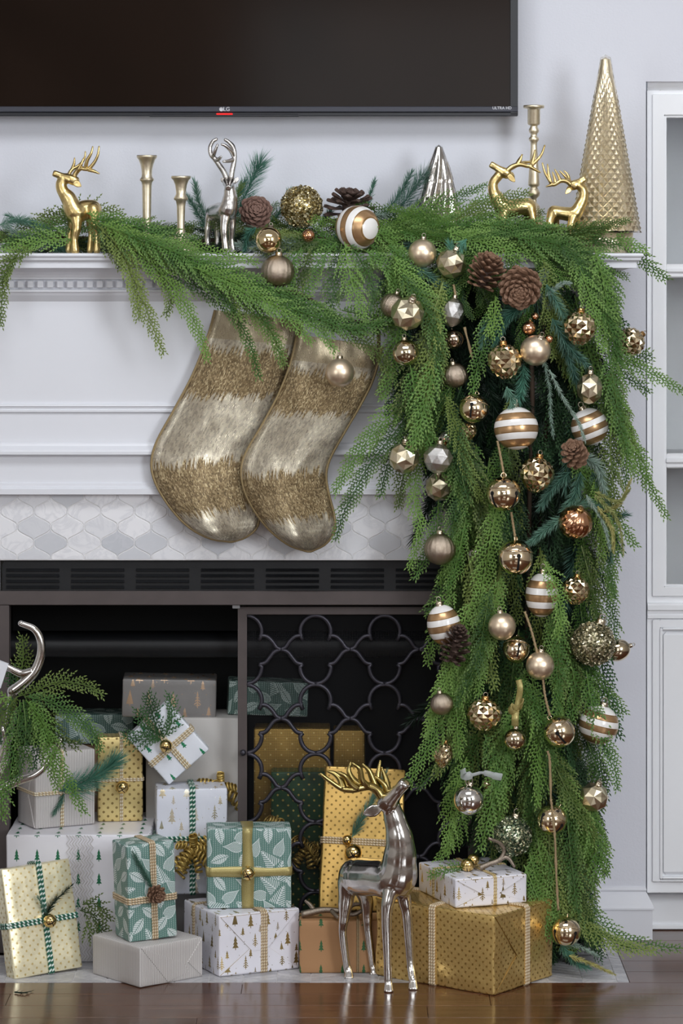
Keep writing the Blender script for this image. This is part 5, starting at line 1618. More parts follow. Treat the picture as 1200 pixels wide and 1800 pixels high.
# rotz positive swings the tip to the left in the picture
along(16, 0, 120, 405, 432, -.02, .1, [1.5, -1.5], ['cedar', 'cedar2'], gm, .55, .75)
along(8, 130, 260, 400, 432, -.02, .1, [1.6, -1.6], ['cedar', 'cedar2'], gm, .5, .7)
along(16, 330, 460, 385, 430, .0, .1, [1.5, -1.5, 1.1, -2.1], ['cedar2', 'cedar'], gm, .5, .75)
along(16, 430, 640, 405, 430, -.04, .08, [1.4, -1.4], ['cedar', 'cedar2'], gm, .6, .85)
along(26, 620, 830, 385, 430, -.06, .08, [-1.35, -1.5, 1.4, -1.1], ['cedar'], gm, .7, 1.0)
along(34, 780, 1000, 388, 425, -.11, .03, [-1.3, -1.5, -1.0, 1.3], ['cedar', 'cedar', 'cedar2'], gc, .65, .95)
along(22, 680, 960, 425, 452, -.13, -.09, [-.8, -.5, -1.1, .5], ['cedar'], gm, .6, .85)
for P, w, Y in (([(690, 395), (745, 378), (800, 372), (870, 382)], .036, -.05), ([(720, 400), (800, 395), (870, 405), (940, 420)], .038, -.09), ([(800, 400), (880, 395), (950, 412), (1010, 440)], .038, -.1),
                ([(850, 395), (930, 402), (990, 425), (1040, 470)], .038, -.11), ([(780, 405), (840, 425), (900, 440), (960, 455)], .036, -.13), ([(650, 395), (700, 400), (760, 395), (800, 385)], .034, -.04),
                ([(640, 405), (690, 420), (700, 460), (690, 500)], .034, -.1), ([(900, 415), (960, 430), (1000, 460), (1020, 500)], .036, -.14), ([(930, 410), (1000, 415), (1040, 405), (1062, 400)], .03, -.08),
                ([(940, 420), (1000, 440), (1040, 500), (1050, 545)], .034, -.15), ([(700, 410), (760, 415), (820, 410)], .036, -.1), ([(960, 425), (1010, 415), (1060, 425), (1090, 432)], .028, -.06),
                ([(820, 370), (850, 352), (880, 350)], .026, .06), ([(680, 430), (720, 470), (745, 520), (750, 560)], .034, -.13)):
    G(P, w, Y)

# -- pine: deep layer of shade-darkened needles, and the sprigs that show
rg = random.Random(31)
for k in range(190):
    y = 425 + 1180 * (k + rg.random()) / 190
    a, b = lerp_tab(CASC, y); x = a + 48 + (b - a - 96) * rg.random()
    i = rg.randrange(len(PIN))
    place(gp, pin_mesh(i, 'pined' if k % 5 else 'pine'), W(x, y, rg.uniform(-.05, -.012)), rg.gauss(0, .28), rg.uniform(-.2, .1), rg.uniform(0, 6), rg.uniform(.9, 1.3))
for k in range(44):
    x = -10 + 1050 * (k + rg.random()) / 44
    if 225 < x < 290: continue
    i = rg.randrange(len(PIN))
    place(gp, pin_mesh(i, 'pined' if k % 2 else 'pine'), W(x, rg.uniform(412, 436), rg.uniform(-.02, .09)), rg.choice((1.5, -1.5)) + rg.gauss(0, .25), rg.uniform(-.2, .2), rg.uniform(0, 6), rg.uniform(.5, .8))
def PN(P, Y, nl, n, mat, ang=48, w=.00055, droop=0.0, parent=None, name='pine_sprig', tg=.75):
    mb = MB(); pine(mb, [W(q[0], q[1], q[2] if len(q) > 2 else Y) for q in P], nl, n, random.Random(int(P[0][0] * 7 + P[0][1])), ang, w, droop, tg)
    return mb.build(name, M[mat], parent or gp, world=True)
PN([(405, 400), (428, 350), (446, 310), (456, 288)], .03, .05, 560, 'teal', 44, .0004, tg=.85)
PN([(395, 395), (415, 350), (428, 322)], .04, .024, 300, 'pine'); PN([(375, 405), (352, 362), (342, 322)], .02, .022, 300, 'pine'); PN([(362, 400), (345, 370), (330, 345)], .03, .02, 240, 'pine')
PN([(470, 400), (500, 360), (510, 338)], .05, .022, 260, 'pine'); PN([(450, 400), (435, 412), (430, 440)], -.07, .018, 200, 'teal'); PN([(560, 400), (580, 372)], .06, .02, 180, 'pine')
PN([(640, 385), (650, 345), (658, 318)], .05, .016, 180, 'pine', 45); PN([(665, 385), (700, 345), (722, 305)], .04, .022, 320, 'pine'); PN([(690, 380), (722, 340), (745, 308)], .03, .046, 330, 'pine', 42, .0004, tg=.85)
PN([(700, 385), (745, 350), (778, 320)], .05, .026, 300, 'pine'); PN([(655, 380), (700, 372), (740, 368)], .0, .02, 240, 'frost')
PN([(0, 395), (40, 388), (78, 400)], .0, .024, 280, 'pine'); PN([(90, 430), (50, 420), (10, 400)], -.03, .024, 280, 'frost'); PN([(100, 400), (60, 398), (15, 380)], .05, .022, 260, 'pine'); PN([(150, 425), (200, 420), (240, 428)], .0, .02, 220, 'pine')
PN([(480, 430), (440, 436), (420, 430)], -.06, .02, 180, 'frost'); PN([(520, 425), (490, 432), (465, 448)], -.09, .022, 200, 'frost')
# in the cascade
for P, Y, nl, n, mt in (([(940, 520), (900, 545), (860, 570), (848, 600)], -.15, .028, 420, 'pine'), ([(930, 530), (890, 560), (870, 600)], -.165, .026, 380, 'teal'), ([(780, 450), (800, 490), (810, 530)], -.1, .026, 300, 'pine'),
        ([(730, 470), (760, 490), (790, 510)], -.12, .022, 260, 'pine'), ([(960, 500), (985, 545), (1010, 590)], -.15, .024, 340, 'pine'), ([(970, 560), (1000, 610), (1030, 640)], -.16, .024, 360, 'pine'),
        ([(985, 590), (1000, 630), (1012, 670)], -.15, .024, 300, 'pine'), ([(920, 640), (915, 690), (900, 730)], -.17, .024, 340, 'teal'), ([(890, 680), (900, 710), (890, 745)], -.2, .02, 240, 'pine'),
        ([(820, 420), (800, 445), (790, 430)], -.14, .022, 200, 'teal'), ([(1000, 830), (970, 860), (950, 890)], -.17, .024, 360, 'pine'), ([(1020, 830), (1010, 870), (990, 900)], -.17, .024, 360, 'pine'),
        ([(1020, 800), (1050, 820), (1062, 860)], -.16, .024, 360, 'frost'), ([(1040, 830), (1060, 870), (1066, 900)], -.14, .022, 300, 'pine'), ([(990, 910), (960, 930), (930, 955)], -.18, .022, 340, 'pine'),
        ([(1040, 880), (1070, 905), (1100, 905)], -.13, .02, 280, 'pine'), ([(1040, 900), (1065, 950), (1070, 985)], -.13, .024, 300, 'pine'), ([(960, 470), (945, 510), (965, 540)], -.13, .02, 240, 'frost'),
        ([(990, 900), (1020, 885), (1050, 890)], -.17, .022, 260, 'pine'), ([(985, 1660), (1010, 1690), (1030, 1700)], -.19, .02, 240, 'teal')):
    PN(P, Y, nl, n, mt)
for P, Y, mt in (([(955, 630), (965, 680), (968, 730), (972, 768)], -.19, 'frost'), ([(965, 650), (990, 700), (1015, 740), (1028, 775)], -.2, 'frost'), ([(960, 520), (985, 500), (1000, 498)], -.15, 'frost'),
        ([(1030, 870), (1060, 920), (1072, 965)], -.185, 'frost'), ([(1045, 870), (1085, 915), (1095, 972)], -.18, 'yfrost'), ([(1050, 890), (1075, 930), (1078, 968)], -.19, 'yfrost'), ([(1045, 865), (1085, 882), (1105, 862)], -.17, 'yfrost'),
        ([(1060, 900), (1088, 885), (1108, 845)], -.16, 'yfrost'), ([(985, 1655), (1020, 1665), (1050, 1680)], -.2, 'frost'), ([(1000, 1680), (1040, 1695), (1078, 1712)], -.205, 'yfrost')):
    PN(P, Y, .011, 230, mt, 42, .0007, name='frosted_sprig')
for k in range(22):  # extra sprigs in the hollow, its shade put into their dark colour
    x = 765 + 95 * rg.random(); y = 460 + 240 * (k + rg.random()) / 22
    place(gp, pin_mesh(rg.randrange(6), 'pined'), W(x, y, rg.uniform(-.06, -.02)), rg.gauss(0, .3), 0, rg.uniform(0, 6), rg.uniform(.9, 1.2))
G([(152, 374), (185, 392), (225, 418), (255, 446)], .034, -.085); G([(150, 386), (175, 410), (200, 440), (214, 470)], .03, -.09, 'cedar2')
# woody stems
mb = MB()
for P in ([(-20, 425, .04), (120, 418, .03), (300, 425, .03), (420, 420, .02), (600, 420, .02), (760, 415, 0), (900, 420, -.02), (985, 440, -.05)], [(400, 490, -.12), (470, 510, -.125), (530, 518, -.12), (600, 560, -.1), (690, 570, -.08)]):
    mb.tube(catmull([W(*q) for q in P], 8), .0035, 8)
mb.build('stem', M['stem'], gm, world=True)
mb = MB(); mb.tube(catmull([W(*q) for q in [(700, 430, -.02), (860, 440, -.03), (930, 600, -.05), (930, 900, -.045), (925, 1200, -.05), (935, 1500, -.06), (985, 1640, -.1)]], 8), .0045, 8); mb.build('stem', M['stem'], gc, world=True)
mb = MB(); mb.tube(catmull([W(*q) for q in [(720, 430, .0), (880, 450, -.02), (960, 600, -.035), (950, 900, -.03), (940, 1200, -.035), (950, 1500, -.03)]], 8), .004, 8); mb.build('stem', M['stem'], gp, world=True)
# ------------------------------------------------------------------ wrapping papers (flat print in face coordinates, metres)
def uvs(g):
    u, v, _ = g.xyz(g.tc('UV')); return u, v
def tri(x, y, y0, y1, w):
    return ((y - y0) * (w / (y1 - y0)) + x.ab() < w) * (y > y0)
def treemask(x, y, k=1.0):
    return tri(x, y, .14, .52, .32 * k).mx(tri(x, y, .38, .76, .25 * k)).mx(tri(x, y, .62, 1.0, .18 * k)).mx((x.ab() < .045) * (y > 0) * (y < .2))
def rot(g, x, y, a):
    c, s_ = a.cos(), a.sin()
    return x * c - y * s_, x * s_ + y * c
def crinkle(g, amt=.35, sc=35):
    g.bump(g.noise(sc, detail=2, dist=.4) + g.noise(7) * 2.0, .0022, amt)
def p_treegrid(name, base, c, pu, pv, w, h, rough=.35, stag=True):
    g = NG(name, rough, 0); u, v = uvs(g)
    row = (v / pv).fl()
    uu = u / pu + (row * .5 if stag else 0.0)
    x = (uu.fr() - .5) * (pu / w); y = ((v / pv).fr() - .5) * (pv / h) + .5
    m = treemask(x, y) * (y < 1) * (y > 0)
    g.set(color=g.mix(m, lin(base), lin(c))); crinkle(g, .3); return g.mat
M['p_greentree'] = p_treegrid('paper_green_trees', '#e6e4ea', '#1f6e4c', .0385, .0445, .0165, .0235, .3, False)
M['p_greentree2'] = p_treegrid('paper_green_trees_scattered', '#dfe2ea', '#1f7a52', .037, .037, .015, .02, .3)
M['p_kraft'] = p_treegrid('kraft_green_trees', '#a67c55', '#2f5a33', .0395, .045, .0155, .022, .7, False)
def p_dots(name, base, c, pitch, r, rough, metal, cm=.6):
    g = NG(name, rough, metal); u, v = uvs(g)
    def lat(ou, ov):
        x = (u / pitch + ou).fr() - .5; y = (v / pitch + ov).fr() - .5
        return (x * x + y * y) < (r / pitch) ** 2
    m = lat(0.0, 0.0).mx(lat(.5, .5))
    g.set(color=g.mix(m, lin(base), lin(c)), metal=m * (cm - metal) + metal, rough=m * .15 + rough)
    crinkle(g, .5, 24); return g.mat
M['p_gold'] = p_dots('gold_foil_dots', '#e0c07a', '#8f7038', .0155, .0021, .25, .72)
M['p_gold3'] = p_dots('shaded_gold_dots', '#c9a45c', '#80642d', .0155, .0021, .3, .6)  # gold dot paper darkened; shade on the leaning present put into its colour
M['p_gold2'] = p_dots('pale_gold_dots', '#e2cc8c', '#8b7444', .0165, .0024, .3, .55)
M['p_goldshine'] = p_dots('shiny_gold_dots', '#f7eecb', '#c3ad78', .0165, .0021, .26, .55)
M['p_golddark'] = p_dots('dull_gold_stars', '#b08e4a', '#e0c988', .021, .0016, .4, .6)
M['p_greendot'] = p_dots('green_gold_dots', '#26492c', '#c0ac62', .02, .0021, .45, 0, .6)
def p_pin(name, a, b, pitch):
    g = NG(name, .55, 0); u, v = uvs(g)
    f = (u / pitch).fr(); m = (f - .5).ab() < .2
    g.set(color=g.mix(m, lin(a), lin(b))); g.bump((f - .5).ab(), .0008, .6); return g.mat
M['p_pin'] = p_pin('grey_pinstripe_paper', '#d3cfcd', '#9a9390', .0033)
M['p_pin2'] = p_pin('fine_grey_rib_paper', '#c0bab6', '#938c88', .0026)
def p_forest(name, base, c1, c2, metal, sc=1.0, basemetal=0.0):
    g = NG(name, .3, 0); u, v = uvs(g)
    tot = None; tone = None
    for i, (pu, pv, w, h, ou, ov, ch) in enumerate(((.036, .04, .017, .026, 0, 0, .12), (.036, .04, .011, .016, .5, .45, .1), (.018, .016, .0016, .0016, .2, .7, .3))):
        pu *= sc; pv *= sc; w *= sc; h *= sc
        row = (v / pv + ov).fl(); uu = u / pu + ou + row * .37; cell = uu.fl()
        rr = g.white(cell, row, float(i)); r2 = g.white(cell, row, float(i) + 5)
        x = (uu.fr() - .5 + (rr - .5) * .3) * (pu / w); y = ((v / pv + ov).fr() - .5 + (r2 - .5) * .2) * (pv / h) + .5
        if i < 2:
            sol = treemask(x, y, 1.15)
            cone_ = tri(x, y, .12, 1.0, .33).mx((x.ab() < .04) * (y > 0) * (y < .2))
            line = (((y * 6.5 + x.ab() * 3.0).fr()) < .5).mx(x.ab() < .05)
            k = r2 > .5
            m = (k * sol + (1 - k) * cone_ * (line * (rr > .4)).mx(1 - (rr > .4))) * (y < 1) * (y > 0) * (rr > ch)
        else:
            m = ((x * x + (y - .5) * (y - .5)) < .2) * (rr > .35)
        tot = m if tot is None else tot.mx(m); tone = rr if tone is None else tone
    tot = tot.cl()
    g.set(color=g.mix(tot, lin(base), g.mix(tone, lin(c1), lin(c2))), metal=tot * metal, rough=.34 - tot * .08); crinkle(g, .3); return g.mat
M['p_forest'] = p_forest('white_gold_forest', '#e4e2ea', '#7e6e4a', '#c0a76c', .6)
M['p_forest2'] = p_forest('pearl_silver_forest', '#d6d8e2', '#f2efe2', '#c9b588', .75, 1.15)
M['p_greytree'] = p_forest('grey_blush_forest', '#7b7876', '#b09379', '#c9ad92', .3, 1.25)
def p_leaves(name, base, white, dim=1.0):
    g = NG(name, .5, 0); u, v = uvs(g)
    dash = (((u / .0042).fr() - .5).ab() < .11) * (((v / .0034 + g.white((u / .0042).fl(), 1.0)).fr()) < .55)
    tot = None
    P = .045
    for i, (ou, ov) in enumerate(((0, 0), (.5, .5))):
        uu = u / P + ou; vv = v / P + ov
        cu, cv = uu.fl(), vv.fl()
        r1 = g.white(cu, cv, 2.0 + i); r2 = g.white(cu, cv, 11.0 + i)
        x = uu.fr() - .5; y = vv.fr() - .5
        x, y = rot(g, x, y, (r1 - .5) * 3.2)
        yy = y * 1.22 + .5
        ins_ = (yy > 0) * (yy < 1)
        env = (yy * PI).sin()
        leaf = (x.ab() < env * .19 + .0) * ins_
        vein = ((yy * 9.0 + x.ab() * 7.0).fr() < .22).mx(x.ab() < .012)
        solid = leaf * (1 - vein)
        fern = (x.ab() < (1 - yy) * .31 + .05) * ins_ * ((yy * 7.5 - x.ab() * 9.0).fr() < .5).mx(x.ab() < .02) * ins_
        pear = (x.ab() < ((1 - yy) * .36) * (env * .6 + .4)) * ins_
        lat_ = ((x * 17.0 + yy * 9.0).fr() < .3).mx((x * -17.0 + yy * 9.0).fr() < .3)
        edge = (x.ab() > ((1 - yy) * .36) * (env * .6 + .4) - .025)
        pearl = pear * lat_.mx(edge)
        k1 = r2 < .3; k2 = (r2 > .3) * (r2 < .66); k3 = r2 > .66
        m = k1 * solid + k2 * fern + k3 * pearl
        blank = leaf.mx(pear * k3)
        tot = m if tot is None else tot.mx(m)
        dash = dash * (1 - blank)
    m = tot.mx(dash * .7).cl()
    g.set(color=g.mix(m, lin(base), lin(white))); crinkle(g, .2); return g.mat
M['p_leaf'] = p_leaves('teal_leaf_paper', '#5a8077', '#d3dcdb')
M['p_leafd'] = p_leaves('dark_teal_leaf_paper', '#3a564e', '#a5b3ae')
M['p_plain'] = plain('plain_grey_paper', '#bdb9b5', .6, 0, 8, .03)
M['p_kraftplain'] = plain('plain_kraft_paper', '#8f7258', .7, 0, 8, .03)
def g_twine(name, a, b, tw=2, k=260):
    g = NG(name, .8, 0); u, v = uvs(g)
    g.set(color=g.mix(((u * float(k) + v * float(tw)).fr()) < .4, lin(a), lin(b))); return g.mat
M['tw_green'] = g_twine('green_white_twine', '#1f5e49', '#d9e2da', 1, 115)
M['tw_nat'] = g_twine('natural_twine', '#bfa985', '#e5ddca', 1, 150)
M['tw_gold'] = g_twine('gold_cord', '#b49a66', '#d9c79a', 1, 170)
M['raffia'] = g_twine('raffia_cord', '#b39a78', '#dccdb2', 1, 180)
g = NG('silver_net', .4, .3, lin('#cfcac6')); M['net'] = g.mat
M['sbell'] = metal('small_gold_bell', '#e2c585', .16)
M['glitant'] = metal('glittered_antler', '#a79a8c', .5, 400, .12, .0008, 800, '#6f6255')

# ------------------------------------------------------------------ gift builder
def rbox(mb, W_, D_, H_, r=.0035, wob=.0008, seed=0):
    def axis(L):
        n = 7
        return [0, r * .3, r] + [r + (L - 2 * r) * i / n for i in range(1, n)] + [L - r, L - r * .3, L]
    ax = [axis(W_), axis(D_), axis(H_)]
    idx = {}; vs = []
    def vert(p):
        q = (round(p[0], 5), round(p[1], 5), round(p[2], 5))
        if q in idx: return idx[q]
        L = (W_, D_, H_)
        inn = V(tuple(min(max(p[i], r), L[i] - r) for i in range(3)))
        d = V(p) - inn
        o = inn + (d.normalized() * r if d.length > 1e-9 else d)
        nz = noise.noise_vector(V((p[0] * 26 + seed * 3.1, p[1] * 26, p[2] * 26)))
        o = o + nz * wob
        if o.z < 0: o.z = 0
        idx[q] = len(vs); vs.append(o); return idx[q]
    fs = []; uv = []
    for a, b, c in ((0, 2, 1), (1, 2, 0), (0, 1, 2)):       # in-plane axes a, b; fixed axis c
        for end in (0, 1):
            for i in range(len(ax[a]) - 1):
                for j in range(len(ax[b]) - 1):
                    q = []; t = []
                    for (ii, jj) in ((i, j), (i + 1, j), (i + 1, j + 1), (i, j + 1)):
                        p = [0, 0, 0]; p[a] = ax[a][ii]; p[b] = ax[b][jj]; p[c] = (0, W_ if c == 0 else D_ if c == 1 else H_)[end] if end else 0
                        q.append(vert(tuple(p))); t.append((p[a] + seed * .013, p[b] + seed * .007))
                    flip = (end == 0) != (c == 1)
                    if flip: q.reverse(); t.reverse()
                    fs.append(tuple(q)); uv.append(tuple(t))
    mb.add(vs, fs, True, uv)
class Gift:
    def __init__(s, label, size, loc, rotz, mat, lean=0, roll=0, seed=1, group='wrapped presents', wob=.0008):
        s.W, s.D, s.H = size; s.mat = mat
        s.r = empty('gift_box', loc, label, 'gift', group, rot=(-R(lean), R(roll), R(rotz)))
        mb = MB(); rbox(mb, s.W, s.D, s.H, .0035, wob, seed); mb.build('wrapped_box', M[mat], s.r)
    def part(s, mb, name, mat): return mb.build(name, M[mat], s.r)
    def loop(s, kind, at, off=.0012):
        W_, D_, H_ = s.W + off, s.D + off, s.H + off; o = -off; e = .004
        if kind == 'x':   P = [V((at, o, o + e)), V((at, o, H_ - e)), V((at, o + e, H_)), V((at, D_ - e, H_)), V((at, D_, H_ - e)), V((at, D_, o + e)), V((at, D_ - e, max(o, 0.0005))), V((at, o + e, max(o, .0005)))]
        elif kind == 'z': P = [V((o + e, o, at)), V((W_ - e, o, at)), V((W_, o + e, at)), V((W_, D_ - e, at)), V((W_ - e, D_, at)), V((o + e, D_, at)), V((o, D_ - e, at)), V((o, o + e, at))]
        else:             P = [V((o, at, o + e)), V((o, at, H_ - e)), V((o + e, at, H_)), V((W_ - e, at, H_)), V((W_, at, H_ - e)), V((W_, at, o + e)), V((W_ - e, at, .0005)), V((o + e, at, .0005))]
        out = []
        for i in range(len(P)):
            a, b = P[i], P[(i + 1) % len(P)]; n = max(1, int((b - a).length / .0022))
            out += [a.lerp(b, k / n) for k in range(n)]
        return out
    def twine(s, kind, at, mat, r=.0019, n=1, gap=.0042, name='twine'):
        for k in range(n):
            mb = MB(); mb.tube(s.loop(kind, at + (k - (n - 1) / 2) * gap, r * .8), r, 8, True, True, 2, 900, .25); s.part(mb, name, mat)
    def band(s, kind, at, w, mat, name='ribbon'):
        P = s.loop(kind, at, .0016)[::3]; P.append(P[0])
        ax = {'x': V((1, 0, 0)), 'z': V((0, 0, 1)), 'y': V((0, 1, 0))}[kind]
        mb = MB()
        rg_ = random.Random(int(at * 1e4)); ww = [w * (.82 + .3 * noise.noise(V((i * .09, at * 50, 0)))) for i in range(len(P))]
        P2 = [p + ax * (.0025 * noise.noise(V((i * .11, 3, at * 90)))) for i, p in enumerate(P)]
        ribbon(mb, P2, ww, ax, .0004); s.part(mb, name, mat)
    def flap(s, poly, face='front', th=.0011):
        # folded paper end; poly in face coordinates
        mb = MB()
        def P(a, b, d): return V((a, -d, b)) if face == 'front' else V((-d, a, b))
        n = len(poly)
        c = (sum(p[0] for p in poly) / n, sum(p[1] for p in poly) / n)
        vs = [P(a, b, th) for a, b in poly] + [P(a + (a - c[0]) * .012, b + (b - c[1]) * .012, -.0004) for a, b in poly]
        uv = [poly] + [((0, 0),) * 4] * n
        fs = [tuple(range(n))] + [(k, k + n, (k + 1) % n + n, (k + 1) % n) for k in range(n)]
        mb.add(vs, fs, False, uv); me = mb.mesh('paper_fold', M[s.mat]); fix_normals(me); inst('paper_fold', me, s.r)
    def ends(s, face, k=.5):
        L, Hh = (s.W if face == 'front' else s.D), s.H
        e = .003
        s.flap([(e, e), (L - e, e), (L * .60, Hh * .42), (L * .38, Hh * .42)], face)
        s.flap([(e, Hh - e), (L * .40, Hh * .38), (L * .58, Hh * .38), (L - e, Hh - e)], face, .0017)
    def bell(s, p, r, rotv=(.5, .3, 0), mat='sbell'):
        o = inst('bell', unit(('sph', 'bellg', mat), lambda: sphere_mesh('bell', M[mat], 1, 24, 14)), s.r); o.location = p; o.scale = (r,) * 3; o.rotation_euler = rotv
        for k in range(2):
            def cross():
                mb = MB(); 
                def sp(la, w):
                    q = V((w, -math.cos(la), math.sin(la))); return q.normalized() * 1.012
                st = []
                for i in range(9): st += [sp(-.8 + 1.6 * i / 8, -.06), sp(-.8 + 1.6 * i / 8, .06)]
                mb.add(st, [(2 * i, 2 * i + 1, 2 * i + 3, 2 * i + 2) for i in range(8)]); return mb.mesh('bell_slot_shade', M['dark'])  # dark strip on the ball, painted shade of a slot
            q = inst('bell_slot_shade', unit('xslot', cross), o); q.rotation_euler = (0, R(45 + 90 * k), 0)
        return o
    def sprig(s, P, nl, n, mat='pine', ang=40, name='pine_sprig'):
        mb = MB(); pine(mb, [V(q) for q in P], nl, n, random.Random(n), ang); return s.part(mb, name, mat)
    def cedar(s, P, w, mat='cedar'):
        mb = MB(); frond(mb, [V(q) for q in P], w, random.Random(int(w * 1e4)), V((0, -1, .1))); return s.part(mb, 'cedar_sprig', mat)
    def curls(s, c, n, Rr, seed, reach, mat='goldfoil_rib'):
        rg_ = random.Random(seed)
        for k in range(n):
            d = V((rg_.uniform(-1, 1), rg_.uniform(-1, -.15), rg_.uniform(-1, 1))); d.normalize(); d *= rg_.uniform(.6, 1) * reach
            d.y *= .45
            u = d.orthogonal().normalized(); w = d.normalized().cross(u)
            turns = rg_.uniform(4.0, 6.0); rr = Rr * rg_.uniform(.75, 1.15); pts = []
            N = int(turns * 12)
            for i in range(N + 1):
                t = i / N; a = 2 * PI * turns * t
                pts.append(V(c) + d * (t ** .9) + V((0, 0, -.012 * t * t)) + (u * math.cos(a) + w * math.sin(a)) * rr * min(1, t * 5))
            mb = MB(); up = [((p - (V(c) + d * (i / N))) * -1).cross(d).cross(d) + d.normalized() * .5 for i, p in enumerate(pts)]
            ribbon(mb, pts, .0046, [d.normalized()] * len(pts), .0003); s.part(mb, 'curled_ribbon', mat)

def at_floor(px, py, z=0.0):
    Y = floor_y(py, z); p = W(px, py, Y); p.z = z; return p

# big gold present and what lies on it
p = at_floor(868, 1750, .0005)
g13 = Gift('large crinkled gold polka-dot present at the front right, on the floor', (.192, .262, .142), p, 53, 'p_gold', seed=3, wob=.0034)
g13.ends('front'); g13.twine('x', .105, 'raffia', .0022, 3, .0048, 'braided_twine'); g13.twine('y', .135, 'raffia', .0022, 3, .0048, 'braided_twine')
p = at_floor(800, 1597, .1437)
g14 = Gift('flat white present with gold trees lying on the large gold present', (.142, .175, .053), p, 21, 'p_forest', seed=5)
g14.ends('front'); g14.twine('x', .078, 'tw_gold', .0016, 2, .0035); g14.twine('y', .10, 'tw_gold', .0016, 2, .0035)
g14.bell(V((.05, .06, .064)), .0125, (1.2, .3, .2)); g14.bell(V((.068, .075, .07)), .011, (1.0, .6, 0))
mb = MB()
for pts, r0 in (([(.07, .05, .059), (.085, .045, .066), (.105, .04, .074), (.113, .038, .09), (.104, .036, .105), (.082, .034, .115)], .0055), ([(.1, .042, .071), (.118, .036, .078), (.13, .03, .062)], .005)):
    q = catmull([V(a) for a in pts], 6); mb.tube(q, [r0 * (1 - .45 * i / (len(q) - 1)) for i in range(len(q))], 8); mb.ball(q[-1], r0 * .56, 8, 6)
g14.part(mb, 'antler_ornament', 'glitant'); g14.cedar([(.05, .07, .056), (.02, .06, .06), (-.01, .05, .057), (-.03, .045, .054)], .014)

# grey pinstripe box in front, teal one on it
p = at_floor(246, 1737, .0005)
g10 = Gift('flat grey pinstripe present lying in front on the hearth', (.142, .148, .0735), p, 40, 'p_pin', seed=7, wob=.0005)
g10.flap([(.002, .072), (.062, .003), (.11, .014), (.10, .030)], 'front', .0012); g10.flap([(.14, .003), (.14, .071), (.108, .032)], 'front', .0015)
p = at_floor(228, 1657, .0743)
g9 = Gift('upright teal present with white leaf print and pinecone, standing on the grey pinstripe box', (.094, .072, .176), p, 26, 'p_leaf', 0, -2, seed=9)
g9.twine('x', .05, 'raffia', .0019, 3, .0042, 'braided_twine'); g9.twine('z', .074, 'raffia', .0019, 3, .0042, 'braided_twine')
mb = MB()
for m_ in scale_mats(46, .022, .0185, .35, 3): 
    T_ = Matrix.Translation((.05, -.012, .085)) @ Matrix.Rotation(R(95), 4, 'X') @ m_
    mb.add([T_ @ v for v in SCV], SCF)
g9.part(mb, 'pinecone', 'cone')
g9.sprig([(.046, -.006, .095), (.03, -.006, .125), (.012, -.005, .16)], .016, 170, 'pine', 34)

# leaning gold one at far left
p = at_floor(26, 1722, .0005)
g1 = Gift('shiny pale gold dotted present leaning back at the left, with green twine cross', (.14, .036, .2), p, 32, 'p_goldshine', 11, -2.5, seed=11, wob=.0012)
g1.twine('x', .075, 'tw_green', .0028, 2, .0055); g1.twine('z', .096, 'tw_green', .0028, 2, .0055)
g1.bell(V((.078, -.014, .094)), .0125, (.3, .4, 0)); g1.sprig([(.07, -.006, .1), (.09, -.012, .125), (.13, -.012, .15)], .016, 150, 'pined', 42); g1.sprig([(.08, -.006, .1), (.07, -.01, .12), (.062, -.01, .14)], .012, 60, 'pine', 40)

# big white box with green trees
X0 = -.627
g2 = Gift('big white present printed with rows of green trees, under the grey and gold boxes', (.268, .245, .2385), V((X0, -.06, .0008)), 0, 'p_greentree', seed=0)
mb = MB()                                        # silver net band
for i in range(9):
    x0 = .116 + i * .0055
    pts = [V((x0 + .003 * (1 if k % 2 else -1), -.0012 - .0015 * ((k + i) % 3), .004 + k * .0078)) for k in range(31)]
    mb.tube(pts, .0006, 4, smooth=False)
g2.part(mb, 'net_ribbon', 'net')
p = at_floor(62, 1458, .2398)
g3 = Gift('grey pinstripe cube present on the big white tree-print box, tied with natural twine', (.122, .092, .144), p, 27, 'p_pin', seed=13)
g3.ends('side'); g3.twine('x', .054, 'tw_nat', .0018, 2, .0036); g3.twine('z', .066, 'tw_nat', .0018, 2, .0036)
g3.sprig([(.045, -.008, .07), (.085, -.03, .085), (.12, -.04, .105), (.14, -.045, .122)], .055, 520, 'teal', 40); g3.sprig([(.056, -.006, .064), (.046, -.008, .045), (.036, -.008, .03)], .016, 120, 'pine', 36)
p = at_floor(172, 1445, .2398)
g4 = Gift('upright pale gold dotted present with small bell, right of the grey pinstripe cube', (.086, .052, .162), p, 7, 'p_gold2', seed=15)
g4.twine('x', .045, 'tw_nat', .0016, 2, .0034); g4.twine('z', .08, 'tw_nat', .0016, 2, .0034); g4.bell(V((.046, -.013, .068)), .0125, (.3, .2, 0))

# white gold-tree box on the hearth, with two boxes on it
p = at_floor(385, 1718, .0008)
g8 = Gift('white present with gold trees on the hearth, under the teal present with gold ribbon', (.163, .165, .1125), p, 26, 'p_forest', seed=17, wob=.0012)
g8.ends('front'); g8.twine('x', .09, 'raffia', .0021, 3, .0046, 'braided_twine'); g8.twine('y', .115, 'raffia', .0018, 2, .0044, 'braided_twine')
p = at_floor(364, 1598, .1137)
g7 = Gift('teal present with white leaf print, gold organza ribbon cross and a bell', (.156, .075, .148), p, 3.5, 'p_leaf', seed=19)
g7.band('x', .075, .026, 'gorganza'); g7.band('z', .068, .022, 'gorganza'); g7.bell(V((.075, -.014, .068)), .0135, (.2, .3, 0))
Y6 = .002
p = W(275, 1578, Y6); p.z = .1137
g6 = Gift('pearly white present with silver trees and green twine behind the teal boxes', (.134, .085, .2), p, 6, 'p_forest2', seed=21)
